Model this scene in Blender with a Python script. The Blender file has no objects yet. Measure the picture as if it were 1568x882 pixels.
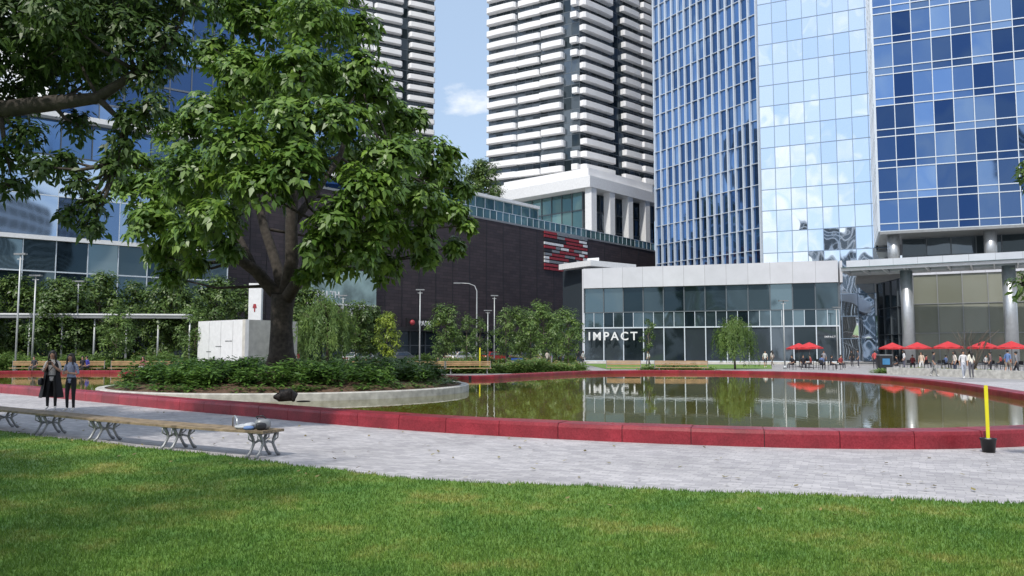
import bpy, math, random
import numpy as np
from mathutils import Vector, Matrix
random.seed(7); rng=np.random.default_rng(7)
scene=bpy.context.scene
F=1220.0; H=1.8; PITCH=math.atan(94/1220)
def ray(px,py):
    u=(px-784)/F; v=(441-py)/F
    return (u, math.cos(PITCH)-v*math.sin(PITCH), math.sin(PITCH)+v*math.cos(PITCH))
def W(px,py,Y):
    d=ray(px,py); k=Y/d[1]
    return Vector((d[0]*k,Y,H+d[2]*k))
def XY(px,Y): return Vector(((px-784)*Y/F*1.0,Y))
def ZZ(py,Y): return W(784,py,Y).z
def G(px,py,z=0.0):
    d=ray(px,py); k=(z-H)/d[2]
    return Vector((d[0]*k,d[1]*k,z))

# ---------------- materials
def newmat(name):
    m=bpy.data.materials.new(name); m.use_nodes=True
    nt=m.node_tree; bs=nt.nodes['Principled BSDF']
    return m,nt,bs
def N(nt,t,**kw):
    n=nt.nodes.new(t)
    for k,v in kw.items(): setattr(n,k,v)
    return n
def mat(name,c,rough=.6,metal=0,var=.18,scale=3.0,bump=0.0,bscale=30,spec=.5):
    m,nt,bs=newmat(name)
    bs.inputs['Roughness'].default_value=rough; bs.inputs['Metallic'].default_value=metal
    bs.inputs['Specular IOR Level'].default_value=spec
    g=N(nt,'ShaderNodeNewGeometry'); no=N(nt,'ShaderNodeTexNoise'); no.inputs['Scale'].default_value=scale; no.inputs['Detail'].default_value=6
    nt.links.new(g.outputs['Position'],no.inputs['Vector'])
    r=N(nt,'ShaderNodeValToRGB'); r.color_ramp.elements[0].position=.3; r.color_ramp.elements[1].position=.7
    r.color_ramp.elements[0].color=(*[x*(1-var) for x in c],1); r.color_ramp.elements[1].color=(*[min(1,x*(1+var)) for x in c],1)
    nt.links.new(no.outputs['Fac'],r.inputs['Fac']); nt.links.new(r.outputs['Color'],bs.inputs['Base Color'])
    if bump>0:
        n2=N(nt,'ShaderNodeTexNoise'); n2.inputs['Scale'].default_value=bscale; nt.links.new(g.outputs['Position'],n2.inputs['Vector'])
        b=N(nt,'ShaderNodeBump'); b.inputs['Strength'].default_value=bump; b.inputs['Distance'].default_value=.02
        nt.links.new(n2.outputs['Fac'],b.inputs['Height']); nt.links.new(b.outputs['Normal'],bs.inputs['Normal'])
    return m
def glass(name,c1,c2,metal=.85,rough=.03,tilt=.05,warp=.03,wscale=.7,p=.5):
    m,nt,bs=newmat(name); L=nt.links.new
    uv=N(nt,'ShaderNodeUVMap'); fl=N(nt,'ShaderNodeVectorMath',operation='FLOOR'); L(uv.outputs[0],fl.inputs[0])
    wn=N(nt,'ShaderNodeTexWhiteNoise',noise_dimensions='3D'); L(fl.outputs[0],wn.inputs['Vector'])
    s1=N(nt,'ShaderNodeVectorMath',operation='SUBTRACT'); L(wn.outputs['Color'],s1.inputs[0]); s1.inputs[1].default_value=(.5,.5,.5)
    k1=N(nt,'ShaderNodeVectorMath',operation='SCALE'); L(s1.outputs[0],k1.inputs[0]); k1.inputs['Scale'].default_value=tilt
    no=N(nt,'ShaderNodeTexNoise'); no.inputs['Scale'].default_value=wscale; no.inputs['Detail'].default_value=1; L(uv.outputs[0],no.inputs['Vector'])
    s2=N(nt,'ShaderNodeVectorMath',operation='SUBTRACT'); L(no.outputs['Color'],s2.inputs[0]); s2.inputs[1].default_value=(.5,.5,.5)
    k2=N(nt,'ShaderNodeVectorMath',operation='SCALE'); L(s2.outputs[0],k2.inputs[0]); k2.inputs['Scale'].default_value=warp*4
    g=N(nt,'ShaderNodeNewGeometry')
    a=N(nt,'ShaderNodeVectorMath',operation='ADD'); L(g.outputs['Normal'],a.inputs[0]); L(k1.outputs[0],a.inputs[1])
    a2=N(nt,'ShaderNodeVectorMath',operation='ADD'); L(a.outputs[0],a2.inputs[0]); L(k2.outputs[0],a2.inputs[1])
    nn=N(nt,'ShaderNodeVectorMath',operation='NORMALIZE'); L(a2.outputs[0],nn.inputs[0]); L(nn.outputs[0],bs.inputs['Normal'])
    r=N(nt,'ShaderNodeValToRGB'); r.color_ramp.elements[0].color=(*c1,1); r.color_ramp.elements[1].color=(*c2,1)
    r.color_ramp.elements[0].position=max(0,p-.3); r.color_ramp.elements[1].position=min(1,p+.3)
    L(wn.outputs['Value'],r.inputs['Fac']); L(r.outputs['Color'],bs.inputs['Base Color'])
    bs.inputs['Metallic'].default_value=metal; bs.inputs['Roughness'].default_value=rough
    return m
def leafmat(name,c1,c2,trans=.3,rough=.45):
    m,nt,bs=newmat(name); L=nt.links.new
    g=N(nt,'ShaderNodeNewGeometry'); r=N(nt,'ShaderNodeValToRGB')
    r.color_ramp.elements[0].color=(*c1,1); r.color_ramp.elements[1].color=(*c2,1)
    L(g.outputs['Random Per Island'],r.inputs['Fac'])
    no=N(nt,'ShaderNodeTexNoise'); no.inputs['Scale'].default_value=.6; L(g.outputs['Position'],no.inputs['Vector'])
    mx=N(nt,'ShaderNodeMix',data_type='RGBA',blend_type='MULTIPLY'); mx.inputs[0].default_value=1
    r2=N(nt,'ShaderNodeValToRGB'); r2.color_ramp.elements[0].position=.35; r2.color_ramp.elements[0].color=(.7,.75,.7,1); r2.color_ramp.elements[1].position=.65; r2.color_ramp.elements[1].color=(1.15,1.1,.95,1)
    L(no.outputs['Fac'],r2.inputs['Fac']); L(r.outputs['Color'],mx.inputs[6]); L(r2.outputs['Color'],mx.inputs[7])
    L(mx.outputs[2],bs.inputs['Base Color']); bs.inputs['Roughness'].default_value=rough
    t=N(nt,'ShaderNodeBsdfTranslucent'); L(mx.outputs[2],t.inputs['Color'])
    ms=N(nt,'ShaderNodeMixShader'); ms.inputs[0].default_value=trans
    L(bs.outputs[0],ms.inputs[1]); L(t.outputs[0],ms.inputs[2]); L(ms.outputs[0],nt.nodes['Material Output'].inputs['Surface'])
    return m
def brickmat(name,c1,c2,mortar,bw,rh,ms,rot=0,rough=.75,vert=False,bump=.4,offset=.5,big=.25):
    m,nt,bs=newmat(name); L=nt.links.new
    if vert:
        src=N(nt,'ShaderNodeUVMap').outputs[0]
    else:
        src=N(nt,'ShaderNodeNewGeometry').outputs['Position']
    vec=src
    if not vert:
        nw=N(nt,'ShaderNodeTexNoise'); nw.inputs['Scale'].default_value=1.1; L(src,nw.inputs['Vector'])
        sc_=N(nt,'ShaderNodeVectorMath',operation='SCALE'); sc_.inputs['Scale'].default_value=.28; L(nw.outputs['Color'],sc_.inputs[0])
        ad=N(nt,'ShaderNodeVectorMath',operation='ADD'); L(src,ad.inputs[0]); L(sc_.outputs[0],ad.inputs[1]); vec=ad.outputs[0]
    mp=N(nt,'ShaderNodeMapping'); mp.inputs['Rotation'].default_value=(0,0,rot); L(vec,mp.inputs['Vector'])
    b=N(nt,'ShaderNodeTexBrick'); b.inputs['Scale'].default_value=1; b.inputs['Brick Width'].default_value=bw; b.inputs['Row Height'].default_value=rh
    b.inputs['Mortar Size'].default_value=ms; b.inputs['Mortar Smooth'].default_value=.3; b.inputs['Color1'].default_value=(*c1,1); b.inputs['Color2'].default_value=(*c2,1); b.inputs['Mortar'].default_value=(*mortar,1)
    b.offset=offset
    L(mp.outputs[0],b.inputs['Vector'])
    no=N(nt,'ShaderNodeTexNoise'); no.inputs['Scale'].default_value=.5; no.inputs['Detail'].default_value=8; no.inputs['Roughness'].default_value=.66; L(src,no.inputs['Vector'])
    r=N(nt,'ShaderNodeValToRGB'); r.color_ramp.elements[0].position=.3; r.color_ramp.elements[1].position=.7
    r.color_ramp.elements[0].color=(1-big,1-big,1-big,1); r.color_ramp.elements[1].color=(1.05,1.05,1.05,1); L(no.outputs['Fac'],r.inputs['Fac'])
    mx=N(nt,'ShaderNodeMix',data_type='RGBA',blend_type='MULTIPLY'); mx.inputs[0].default_value=1
    L(b.outputs['Color'],mx.inputs[6]); L(r.outputs['Color'],mx.inputs[7]); L(mx.outputs[2],bs.inputs['Base Color'])
    bs.inputs['Roughness'].default_value=rough
    if bump:
        bu=N(nt,'ShaderNodeBump'); bu.inputs['Strength'].default_value=bump; bu.inputs['Distance'].default_value=.01; bu.invert=True
        L(b.outputs['Fac'],bu.inputs['Height']); L(bu.outputs['Normal'],bs.inputs['Normal'])
    return m

M={}
M['white']=mat('white_paint',(.72,.73,.75),.5,var=.06)
M['conc']=mat('concrete',(.5,.49,.46),.8,var=.15,scale=2,bump=.3)
M['kerb']=mat('pale_stone',(.46,.45,.42),.75,var=.25,scale=4,bump=.3)
M['steel']=mat('brushed_steel',(.5,.52,.54),.35,.7,var=.08)
M['grey']=mat('grey_paint',(.28,.29,.3),.45,.4,var=.1)
M['lamp']=mat('lamp_paint',(.45,.47,.48),.45,.3,var=.1)
M['dark']=mat('dark_metal',(.03,.03,.035),.45,.2)
M['black']=mat('black_plastic',(.012,.012,.014),.4)
M['mull']=mat('mullion_aluminium',(.60,.66,.73),.4,.2,var=.05)
M['mullb']=mat('mullion_blue_grey',(.22,.30,.42),.4,.2,var=.05)
M['mulld']=mat('mullion_dark',(.12,.14,.16),.4,.3,var=.05)
M['wood']=mat('bench_wood',(.22,.165,.105),.65,var=.45,scale=6,bump=.2)
M['woodfar']=mat('oiled_wood',(.36,.23,.12),.6,var=.25,scale=2)
M['red']=mat('umbrella_fabric_red',(.50,.025,.03),.7,var=.12)
M['yellow']=mat('yellow_paint',(.75,.68,.02),.5,var=.08)
M['bark']=mat('tree_bark',(.045,.038,.032),.9,var=.45,scale=7,bump=1.0,bscale=14)
M['bark2']=mat('young_bark',(.11,.09,.07),.9,var=.3,scale=7,bump=.5)
M['soil']=mat('mulch_soil',(.10,.058,.036),.95,var=.5,scale=14,bump=1,bscale=40)
M['bronze']=mat('bronze',(.035,.03,.027),.45,.6,var=.4,scale=20,bump=.6,bscale=60)
M['redwhite_r']=mat('panel_red',(.30,.03,.04),.5,var=.15)
M['asphalt']=mat('asphalt',(.055,.055,.058),.9,var=.2,scale=2,bump=.3)
M['plaza']=brickmat('plaza_paving',(.38,.37,.37),(.29,.28,.29),(.22,.22,.22),.6,.3,.012)
M['glassblue']=glass('tower_glass_blue',(.03,.07,.18),(.20,.33,.58),.9,.03,.045,.012,.6,.6)
M['glassfin']=glass('tower_glass_deep_blue',(.06,.13,.28),(.17,.30,.54),.9,.04,.05,.02)
M['glassbright']=glass('tower_glass_mirror',(.72,.83,.96),(.88,.94,1),.95,.02,.05,.014,.8)
M['glassdark']=glass('dark_window_glass',(.03,.045,.055),(.12,.15,.18),.6,.05,.05,.02)
M['glassteal']=glass('pavilion_glass',(.025,.045,.06),(.15,.22,.26),.7,.04,.05,.02)
M['glassleft']=glass('left_glass',(.16,.24,.38),(.45,.58,.75),.85,.04,.06,.02,.3)
M['glasslobby']=glass('lobby_glass',(.24,.25,.20),(.36,.37,.31),.3,.08,.02,.02)
M['rail']=glass('balustrade_glass',(.08,.16,.17),(.16,.28,.29),.5,.06,.03,.02)
M['fascia']=brickmat('metal_fascia_panels',(.58,.59,.64),(.53,.54,.59),(.25,.25,.27),2.6,3.2,.02,vert=True,rough=.4,offset=0,big=.08)
M['podium']=brickmat('dark_brick_podium',(.060,.044,.052),(.036,.028,.036),(.022,.018,.020),1.6,.45,.03,vert=True,rough=.7,big=.25)
M['condo']=mat('condo_white_balcony',(.80,.80,.81),.55,var=.05,scale=.3)
M['leafmain']=leafmat('catalpa_leaves',(.06,.14,.018),(.20,.33,.06),.33,.40)
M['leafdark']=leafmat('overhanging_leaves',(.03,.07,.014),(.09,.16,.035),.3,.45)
M['leafbg']=leafmat('street_tree_leaves',(.045,.095,.022),(.13,.21,.045),.25)
M['leafyel']=leafmat('yellow_green_leaves',(.16,.24,.03),(.30,.38,.05),.35)
M['leafwil']=leafmat('willow_leaves',(.09,.17,.045),(.19,.29,.08),.35)
M['leafbush']=leafmat('bush_leaves',(.04,.105,.02),(.14,.26,.05),.25)
M['dryleaf']=leafmat('fallen_leaf_dry',(.16,.12,.04),(.28,.24,.08),.1)
M['flower']=leafmat('flower_petals',(.7,.55,.08),(.8,.75,.7),.2)
M['skin']=mat('skin',(.42,.24,.16),.55,var=.06)
M['skin2']=mat('skin_dark',(.25,.14,.09),.55,var=.06)
M['hair']=mat('dark_hair',(.012,.009,.008),.5,var=.3,scale=40)

def grassmat(name,blade):
    m,nt,bs=newmat(name); L=nt.links.new
    g=N(nt,'ShaderNodeNewGeometry')
    no=N(nt,'ShaderNodeTexNoise'); no.inputs['Scale'].default_value=.7; no.inputs['Detail'].default_value=8; no.inputs['Roughness'].default_value=.7; L(g.outputs['Position'],no.inputs['Vector'])
    r=N(nt,'ShaderNodeValToRGB'); e=r.color_ramp.elements
    e[0].position=.36; e[0].color=(.065,.165,.020,1); e[1].position=.68; e[1].color=(.26,.27,.065,1)
    e2=r.color_ramp.elements.new(.52); e2.color=(.120,.225,.032,1)
    L(no.outputs['Fac'],r.inputs['Fac'])
    mx=N(nt,'ShaderNodeMix',data_type='RGBA',blend_type='MULTIPLY'); mx.inputs[0].default_value=1
    r2=N(nt,'ShaderNodeValToRGB'); r2.color_ramp.elements[0].color=(.6,.65,.6,1); r2.color_ramp.elements[1].color=(1.4,1.3,1.3,1)
    if blade: L(g.outputs['Random Per Island'],r2.inputs['Fac'])
    else:
        n3=N(nt,'ShaderNodeTexNoise'); n3.inputs['Scale'].default_value=60; L(g.outputs['Position'],n3.inputs['Vector']); L(n3.outputs['Fac'],r2.inputs['Fac'])
    L(r.outputs['Color'],mx.inputs[6]); L(r2.outputs['Color'],mx.inputs[7]); L(mx.outputs[2],bs.inputs['Base Color'])
    bs.inputs['Roughness'].default_value=.7
    if blade:
        t=N(nt,'ShaderNodeBsdfTranslucent'); L(mx.outputs[2],t.inputs['Color']); ms=N(nt,'ShaderNodeMixShader'); ms.inputs[0].default_value=.35
        L(bs.outputs[0],ms.inputs[1]); L(t.outputs[0],ms.inputs[2]); L(ms.outputs[0],nt.nodes['Material Output'].inputs['Surface'])
    return m
M['lawn']=grassmat('lawn_soil_green',False); M['blade']=grassmat('grass_blade',True)

def wallred():
    m,nt,bs=newmat('red_terrazzo'); L=nt.links.new
    g=N(nt,'ShaderNodeNewGeometry'); v=N(nt,'ShaderNodeTexVoronoi'); v.inputs['Scale'].default_value=45; L(g.outputs['Position'],v.inputs['Vector'])
    r=N(nt,'ShaderNodeValToRGB'); e=r.color_ramp.elements; e[0].color=(.22,.010,.020,1); e[1].color=(.36,.035,.052,1)
    L(v.outputs['Color'],r.inputs['Fac'])
    no=N(nt,'ShaderNodeTexNoise'); no.inputs['Scale'].default_value=1.6; no.inputs['Detail'].default_value=8; L(g.outputs['Position'],no.inputs['Vector'])
    r2=N(nt,'ShaderNodeValToRGB'); r2.color_ramp.elements[0].position=.3; r2.color_ramp.elements[0].color=(.62,.62,.62,1); r2.color_ramp.elements[1].position=.7; r2.color_ramp.elements[1].color=(1.1,1.1,1.1,1)
    L(no.outputs['Fac'],r2.inputs['Fac'])
    mx=N(nt,'ShaderNodeMix',data_type='RGBA',blend_type='MULTIPLY'); mx.inputs[0].default_value=1
    L(r.outputs['Color'],mx.inputs[6]); L(r2.outputs['Color'],mx.inputs[7])
    mx2=N(nt,'ShaderNodeMix',data_type='RGBA',blend_type='MULTIPLY'); mx2.inputs[0].default_value=1
    r3=N(nt,'ShaderNodeValToRGB'); r3.color_ramp.elements[0].color=(.84,.84,.84,1); r3.color_ramp.elements[1].color=(1.1,1.1,1.1,1); L(g.outputs['Random Per Island'],r3.inputs['Fac'])
    L(mx.outputs[2],mx2.inputs[6]); L(r3.outputs['Color'],mx2.inputs[7]); L(mx2.outputs[2],bs.inputs['Base Color'])
    bs.inputs['Roughness'].default_value=.36
    return m
M['wallred']=wallred()
def water():
    m,nt,bs=newmat('pond_water'); L=nt.links.new
    bs.inputs['Roughness'].default_value=.02
    bs.inputs['IOR'].default_value=1.36; bs.inputs['Specular IOR Level'].default_value=1.0
    g=N(nt,'ShaderNodeNewGeometry'); mp=N(nt,'ShaderNodeMapping'); mp.inputs['Scale'].default_value=(2.2,.8,1); L(g.outputs['Position'],mp.inputs['Vector'])
    nc=N(nt,'ShaderNodeTexNoise'); nc.inputs['Scale'].default_value=.12; nc.inputs['Detail'].default_value=4; L(g.outputs['Position'],nc.inputs['Vector'])
    r=N(nt,'ShaderNodeValToRGB'); r.color_ramp.elements[0].position=.35; r.color_ramp.elements[0].color=(.095,.092,.012,1); r.color_ramp.elements[1].position=.65; r.color_ramp.elements[1].color=(.155,.135,.026,1); L(nc.outputs['Fac'],r.inputs['Fac']); L(r.outputs['Color'],bs.inputs['Base Color'])
    no=N(nt,'ShaderNodeTexNoise'); no.inputs['Scale'].default_value=1.6; no.inputs['Detail'].default_value=3; L(mp.outputs[0],no.inputs['Vector'])
    b=N(nt,'ShaderNodeBump'); b.inputs['Strength'].default_value=.14; b.inputs['Distance'].default_value=.012; L(no.outputs['Fac'],b.inputs['Height']); L(b.outputs['Normal'],bs.inputs['Normal'])
    return m
M['water']=water()
M['sett']=brickmat('granite_setts',(.53,.51,.52),(.36,.345,.365),(.30,.29,.295),.21,.105,.006,rot=.45,big=.26,bump=.25)

# ---------------- mesh builder
class B:
    def __init__(s): s.p={}
    def add(s,label,m,verts,faces,smooth=False,uvs=None):
        d=s.p.setdefault(label,dict(v=[],f=[],m=m,s=smooth,uv=[]))
        o=len(d['v']); d['v'].extend([tuple(v) for v in verts]); d['f'].extend([tuple(i+o for i in f) for f in faces])
        if uvs is None: uvs=[[(0,0)]*len(f) for f in faces]
        d['uv'].extend(uvs)
    def meshes(s,origin=(0,0,0)):
        out=[]
        for k,d in s.p.items():
            me=bpy.data.meshes.new(k); o=origin
            me.from_pydata([(v[0]-o[0],v[1]-o[1],v[2]-o[2]) for v in d['v']],[],d['f'])
            me.materials.append(M[d['m']] if isinstance(d['m'],str) else d['m'])
            ul=me.uv_layers.new(name='UVMap'); flat=[c for f in d['uv'] for u in f for c in u]
            ul.data.foreach_set('uv',flat)
            if d['s']: me.shade_smooth()
            me.update(); out.append((k,me))
        return out
def place(tpl,name,loc=(0,0,0),rz=0,sc=(1,1,1)):
    e=bpy.data.objects.new(name,None); scene.collection.objects.link(e)
    e.location=loc; e.rotation_euler=(0,0,rz); e.scale=sc if hasattr(sc,'__len__') else (sc,)*3
    for k,me in tpl:
        o=bpy.data.objects.new(k,me); scene.collection.objects.link(o); o.parent=e
    return e
def fin(b,name,origin=(0,0,0)):
    return place(b.meshes(origin),name,origin)
def single(name,verts,faces,m,smooth=False):
    me=bpy.data.meshes.new(name); me.from_pydata(verts,[],faces); me.materials.append(M[m]); 
    if smooth: me.shade_smooth()
    o=bpy.data.objects.new(name,me); scene.collection.objects.link(o); return o
BF=[(0,3,2,1),(4,5,6,7),(0,1,5,4),(1,2,6,5),(2,3,7,6),(3,0,4,7)]
def box(b,label,m,c,s,rz=0,taper=1.0):
    cs,sn=math.cos(rz),math.sin(rz); v=[]
    for z,t in ((-.5,1),(.5,taper)):
        for x,y in ((-.5,-.5),(.5,-.5),(.5,.5),(-.5,.5)):
            X=x*s[0]*t;Y=y*s[1]*t
            v.append((c[0]+X*cs-Y*sn,c[1]+X*sn+Y*cs,c[2]+z*s[2]))
    b.add(label,m,v,BF)
def wallbox(b,label,m,p0,p1,z0,z1,o0,o1):
    p0=Vector(p0[:2]);p1=Vector(p1[:2]); d=p1-p0; L=d.length; n=Vector((d.y,-d.x))/L
    a=[p0+n*o1,p1+n*o1,p1+n*o0,p0+n*o0]
    v=[(q.x,q.y,z0) for q in a]+[(q.x,q.y,z1) for q in a]
    uv=[[(0,0)]*4,[(0,0)]*4,[(0,z0),(L,z0),(L,z1),(0,z1)],[(0,z0),(o1-o0,z0),(o1-o0,z1),(0,z1)],[(0,z0),(L,z0),(L,z1),(0,z1)],[(0,z0),(o1-o0,z0),(o1-o0,z1),(0,z1)]]
    b.add(label,m,v,BF,uvs=uv)
def lerp(a,b,t): return Vector(a[:2])*(1-t)+Vector(b[:2])*t
def facade(b,pre,p0,p1,z0,z1,du,dv,gm,mm,mw=.12,mh=.12,dep=.15,extra=None,nov=False):
    p0=Vector(p0[:2]);p1=Vector(p1[:2]); L=(p1-p0).length; nu=max(1,round(L/du)); nv=max(1,round((z1-z0)/dv))
    b.add(pre+'_glass',gm,[(p0.x,p0.y,z0),(p1.x,p1.y,z0),(p1.x,p1.y,z1),(p0.x,p0.y,z1)],[(0,1,2,3)],uvs=[[(0.001,0.001),(nu-.001,.001),(nu-.001,nv-.001),(.001,nv-.001)]])
    d=(p1-p0)/L
    for i in range(nu+1):
        if nov and 0<i<nu: continue
        c=p0+d*(L*i/nu); wallbox(b,pre+'_mullions',mm,c-d*mw/2,c+d*mw/2,z0,z1,-.05,dep)
    for j in range(nv+1):
        z=z0+(z1-z0)*j/nv
        wallbox(b,pre+'_transoms',mm,p0,p1,z-mh/2,z+mh/2,-.04,dep*.8)
        if extra and j<nv: wallbox(b,pre+'_transoms',mm,p0,p1,z+extra-mh/2,z+extra+mh/2,-.04,dep*.8)
def poly_prism(b,label,m,pts,z0,z1):
    n=len(pts); v=[(p[0],p[1],z0) for p in pts]+[(p[0],p[1],z1) for p in pts]
    f=[tuple(range(n-1,-1,-1)),tuple(range(n,2*n))]+[(i,(i+1)%n,n+(i+1)%n,n+i) for i in range(n)]
    b.add(label,m,v,f)
def tube(b,label,m,pts,rad,n=8,smooth=True):
    pts=[Vector(p) for p in pts]; v=[];f=[]
    ref=None
    for i,p in enumerate(pts):
        t=(pts[min(i+1,len(pts)-1)]-pts[max(i-1,0)]).normalized()
        if ref is None: ref=t.orthogonal().normalized()
        ref=(ref-t*ref.dot(t)).normalized(); c=t.cross(ref)
        for k in range(n):
            a=2*math.pi*k/n; v.append(p+(ref*math.cos(a)+c*math.sin(a))*rad[i])
    for i in range(len(pts)-1):
        for k in range(n):
            f.append((i*n+k,i*n+(k+1)%n,(i+1)*n+(k+1)%n,(i+1)*n+k))
    f.append(tuple(range(n-1,-1,-1))); f.append(tuple((len(pts)-1)*n+k for k in range(n)))
    b.add(label,m,v,f,smooth)
def lathe(b,label,m,c,prof,n=16,smooth=True):
    v=[];f=[]
    for r,z in prof:
        for k in range(n):
            a=2*math.pi*k/n; v.append((c[0]+r*math.cos(a),c[1]+r*math.sin(a),c[2]+z))
    for i in range(len(prof)-1):
        for k in range(n): f.append((i*n+k,i*n+(k+1)%n,(i+1)*n+(k+1)%n,(i+1)*n+k))
    f.append(tuple(range(n-1,-1,-1))); f.append(tuple((len(prof)-1)*n+k for k in range(n)))
    b.add(label,m,v,f,smooth)
def blob(b,label,m,c,r,e=1.0,rz=0,n=14):
    def sp(x,e): return math.copysign(abs(x)**e,x)
    v=[];f=[]; cs,sn=math.cos(rz),math.sin(rz)
    for i in range(n+1):
        t=-math.pi/2+math.pi*i/n
        for k in range(2*n):
            a=math.pi*k/n; x=r[0]*sp(math.cos(t),e)*sp(math.cos(a),e); y=r[1]*sp(math.cos(t),e)*sp(math.sin(a),e); z=r[2]*sp(math.sin(t),e)
            v.append((c[0]+x*cs-y*sn,c[1]+x*sn+y*cs,c[2]+z))
    for i in range(n):
        for k in range(2*n): f.append((i*2*n+k,i*2*n+(k+1)%(2*n),(i+1)*2*n+(k+1)%(2*n),(i+1)*2*n+k))
    b.add(label,m,v,f,True)
def text(parent,name,s,size,ext,m,loc,rz,align='LEFT',sp=1.25):
    cu=bpy.data.curves.new(name,'FONT'); cu.body=s; cu.size=size; cu.extrude=ext; cu.align_x=align; cu.offset=size*.012; cu.space_character=sp
    o=bpy.data.objects.new(name+'_tmp',cu); scene.collection.objects.link(o); dg=bpy.context.evaluated_depsgraph_get()
    me=bpy.data.meshes.new_from_object(o.evaluated_get(dg)); bpy.data.objects.remove(o)
    me.materials.clear(); me.materials.append(M[m])
    t=bpy.data.objects.new(name,me); scene.collection.objects.link(t); t.rotation_euler=(math.pi/2,0,rz)
    if parent: t.parent=parent; loc=Vector(loc)-parent.location
    t.location=loc; return t

# ---------------- skin meshes (people, beaver)
def skin_mesh(verts,radii,edges,sub=1):
    me=bpy.data.meshes.new('sk'); me.from_pydata(verts,edges,[])
    o=bpy.data.objects.new('sk',me); scene.collection.objects.link(o)
    o.modifiers.new('s','SKIN')
    for i,r in enumerate(radii):
        sv=me.skin_vertices[0].data[i]; sv.radius=r if hasattr(r,'__len__') else (r,r); sv.use_root=(i==0)
    sm=o.modifiers.new('u','SUBSURF'); sm.levels=sub
    dg=bpy.context.evaluated_depsgraph_get(); dg.update()
    out=bpy.data.meshes.new_from_object(o.evaluated_get(dg)); bpy.data.objects.remove(o); out.materials.clear(); out.shade_smooth()
    return out
_cm={}
def cmat(c):
    if c not in _cm: _cm[c]=mat('cloth_%d'%len(_cm),c,.8,var=.15,scale=9,bump=.3)
    return _cm[c]
def human(name,loc,rz,pose='stand',top=(.3,.3,.3),bot=(.02,.02,.03),h=1.68,near=False,arms='relax',hairlong=False,shorts=False,skin='skin',shoe=(.6,.6,.6),coat=None,haircol=None):
    k=h/1.68
    if pose=='sit':
        pz=.56; dz=pz-.95
    else: pz=.95; dz=0
    V=[];R=[];E=[];LB=[]
    def v(p,r): V.append((p[0]*k,p[1]*k,p[2]*k)); R.append(tuple(q*k for q in r) if hasattr(r,'__len__') else r*k); return len(V)-1
    def e(a,b,l): E.append((a,b)); LB.append(l)
    fem=.93 if hairlong else 1.0
    lean=.04 if pose!='sit' else .08
    p=v((0,0,.95+dz),(.145,.11)); w=v((0,0,1.08+dz),(.12*fem,.09)); c=v((0,lean*.4,1.27+dz),(.15*fem,.105)); nb=v((0,lean*.6,1.40+dz),(.085,.07)); nk=v((0,lean*.8,1.46+dz),.05)
    hl=v((0,lean+.02,1.53+dz),(.062,.075)); hm=v((0,lean+.01,1.60+dz),(.076,.09)); ht=v((0,lean,1.66+dz),(.05,.06))
    e(p,w,'top'); e(w,c,'top'); e(c,nb,'top'); e(nb,nk,'skin'); e(nk,hl,'skin'); e(hl,hm,'skin'); e(hm,ht,'skin')
    hands=[]
    for s in (-1,1):
        sh=v((s*.165*fem,lean*.5,1.365+dz),.052)
        if arms=='relax' or (arms=='one' and s==-1):
            el=(s*.22,-.02,1.09+dz); wr=(s*.21,.08,.86+dz); hd=(s*.20,.11,.77+dz)
        elif arms=='fold':
            el=(s*.24,.03,1.10+dz); wr=(s*.06,.22,1.13+dz); hd=(-s*.02,.24,1.15+dz)
        else:
            el=(s*.23,.05,1.10+dz); wr=(s*.09,.24,1.26+dz); hd=(s*.05,.26,1.34+dz)
        if pose=='sit' and arms=='relax': wr=(s*.15,.22,.98+dz); hd=(s*.12,.30,.96+dz)
        e1=v(el,.04); w1=v(wr,.027); h1=v(hd,(.036,.02))
        e(nb,sh,'top'); e(sh,e1,'top'); e(e1,w1,'skin'); e(w1,h1,'skin'); hands.append((Vector(wr)*k,Vector(hd)*k,s))
        hp=v((s*.09,0,.88+dz),.088); e(p,hp,'bot')
        if pose=='stand': kn=(s*.10,.02,.50); an=(s*.10,-.01,.09); to=(s*.13,.13,.035)
        elif pose=='walk': f=s*.2; kn=(s*.09,.06+f*.6,.51); an=(s*.08,f*1.15-.02,.10+(.05 if f<0 else 0)); to=(s*.09,f*1.15+.12,.035)
        else: kn=(s*.12,.42,.54); an=(s*.11,.44,.09); to=(s*.12,.57,.035)
        k1=v(kn,.056); a1=v(an,.038); t1=v(to,(.035,.03))
        e(hp,k1,'bot'); e(k1,a1,'skin' if shorts else 'bot'); e(a1,t1,'shoe')
    me=skin_mesh(V,R,E,2 if near else 1)
    mats=[M[skin],cmat(top),cmat(bot),cmat(shoe)]; idx={'skin':0,'top':1,'bot':2,'shoe':3}
    for m_ in mats: me.materials.append(m_)
    n=len(me.polygons); cen=np.empty(n*3); me.polygons.foreach_get('center',cen); cen=cen.reshape(-1,3)
    VV=np.array(V); best=np.full(n,1e9); mi=np.zeros(n,dtype=np.int32)
    for (a,b_),l in zip(E,LB):
        A=VV[a];Bv=VV[b_]; d=Bv-A; t=np.clip(((cen-A)@d)/(d@d),0,1); q=A+t[:,None]*d
        ra=np.mean(R[a]) if hasattr(R[a],'__len__') else R[a]; rb=np.mean(R[b_]) if hasattr(R[b_],'__len__') else R[b_]
        D=np.linalg.norm(cen-q,axis=1)-(ra*(1-t)+rb*t); s_=D<best; best[s_]=D[s_]; mi[s_]=idx[l]
    me.polygons.foreach_set('material_index',mi); me.name='body'
    b=B(); hc=Vector((0,lean+.01,1.595+dz))*k
    hm_='hair' if haircol is None else cmat(haircol)
    blob(b,'hair',hm_,hc+Vector((0,-.028*k,.03*k)),(.088*k,.098*k,.095*k),n=8)
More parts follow.
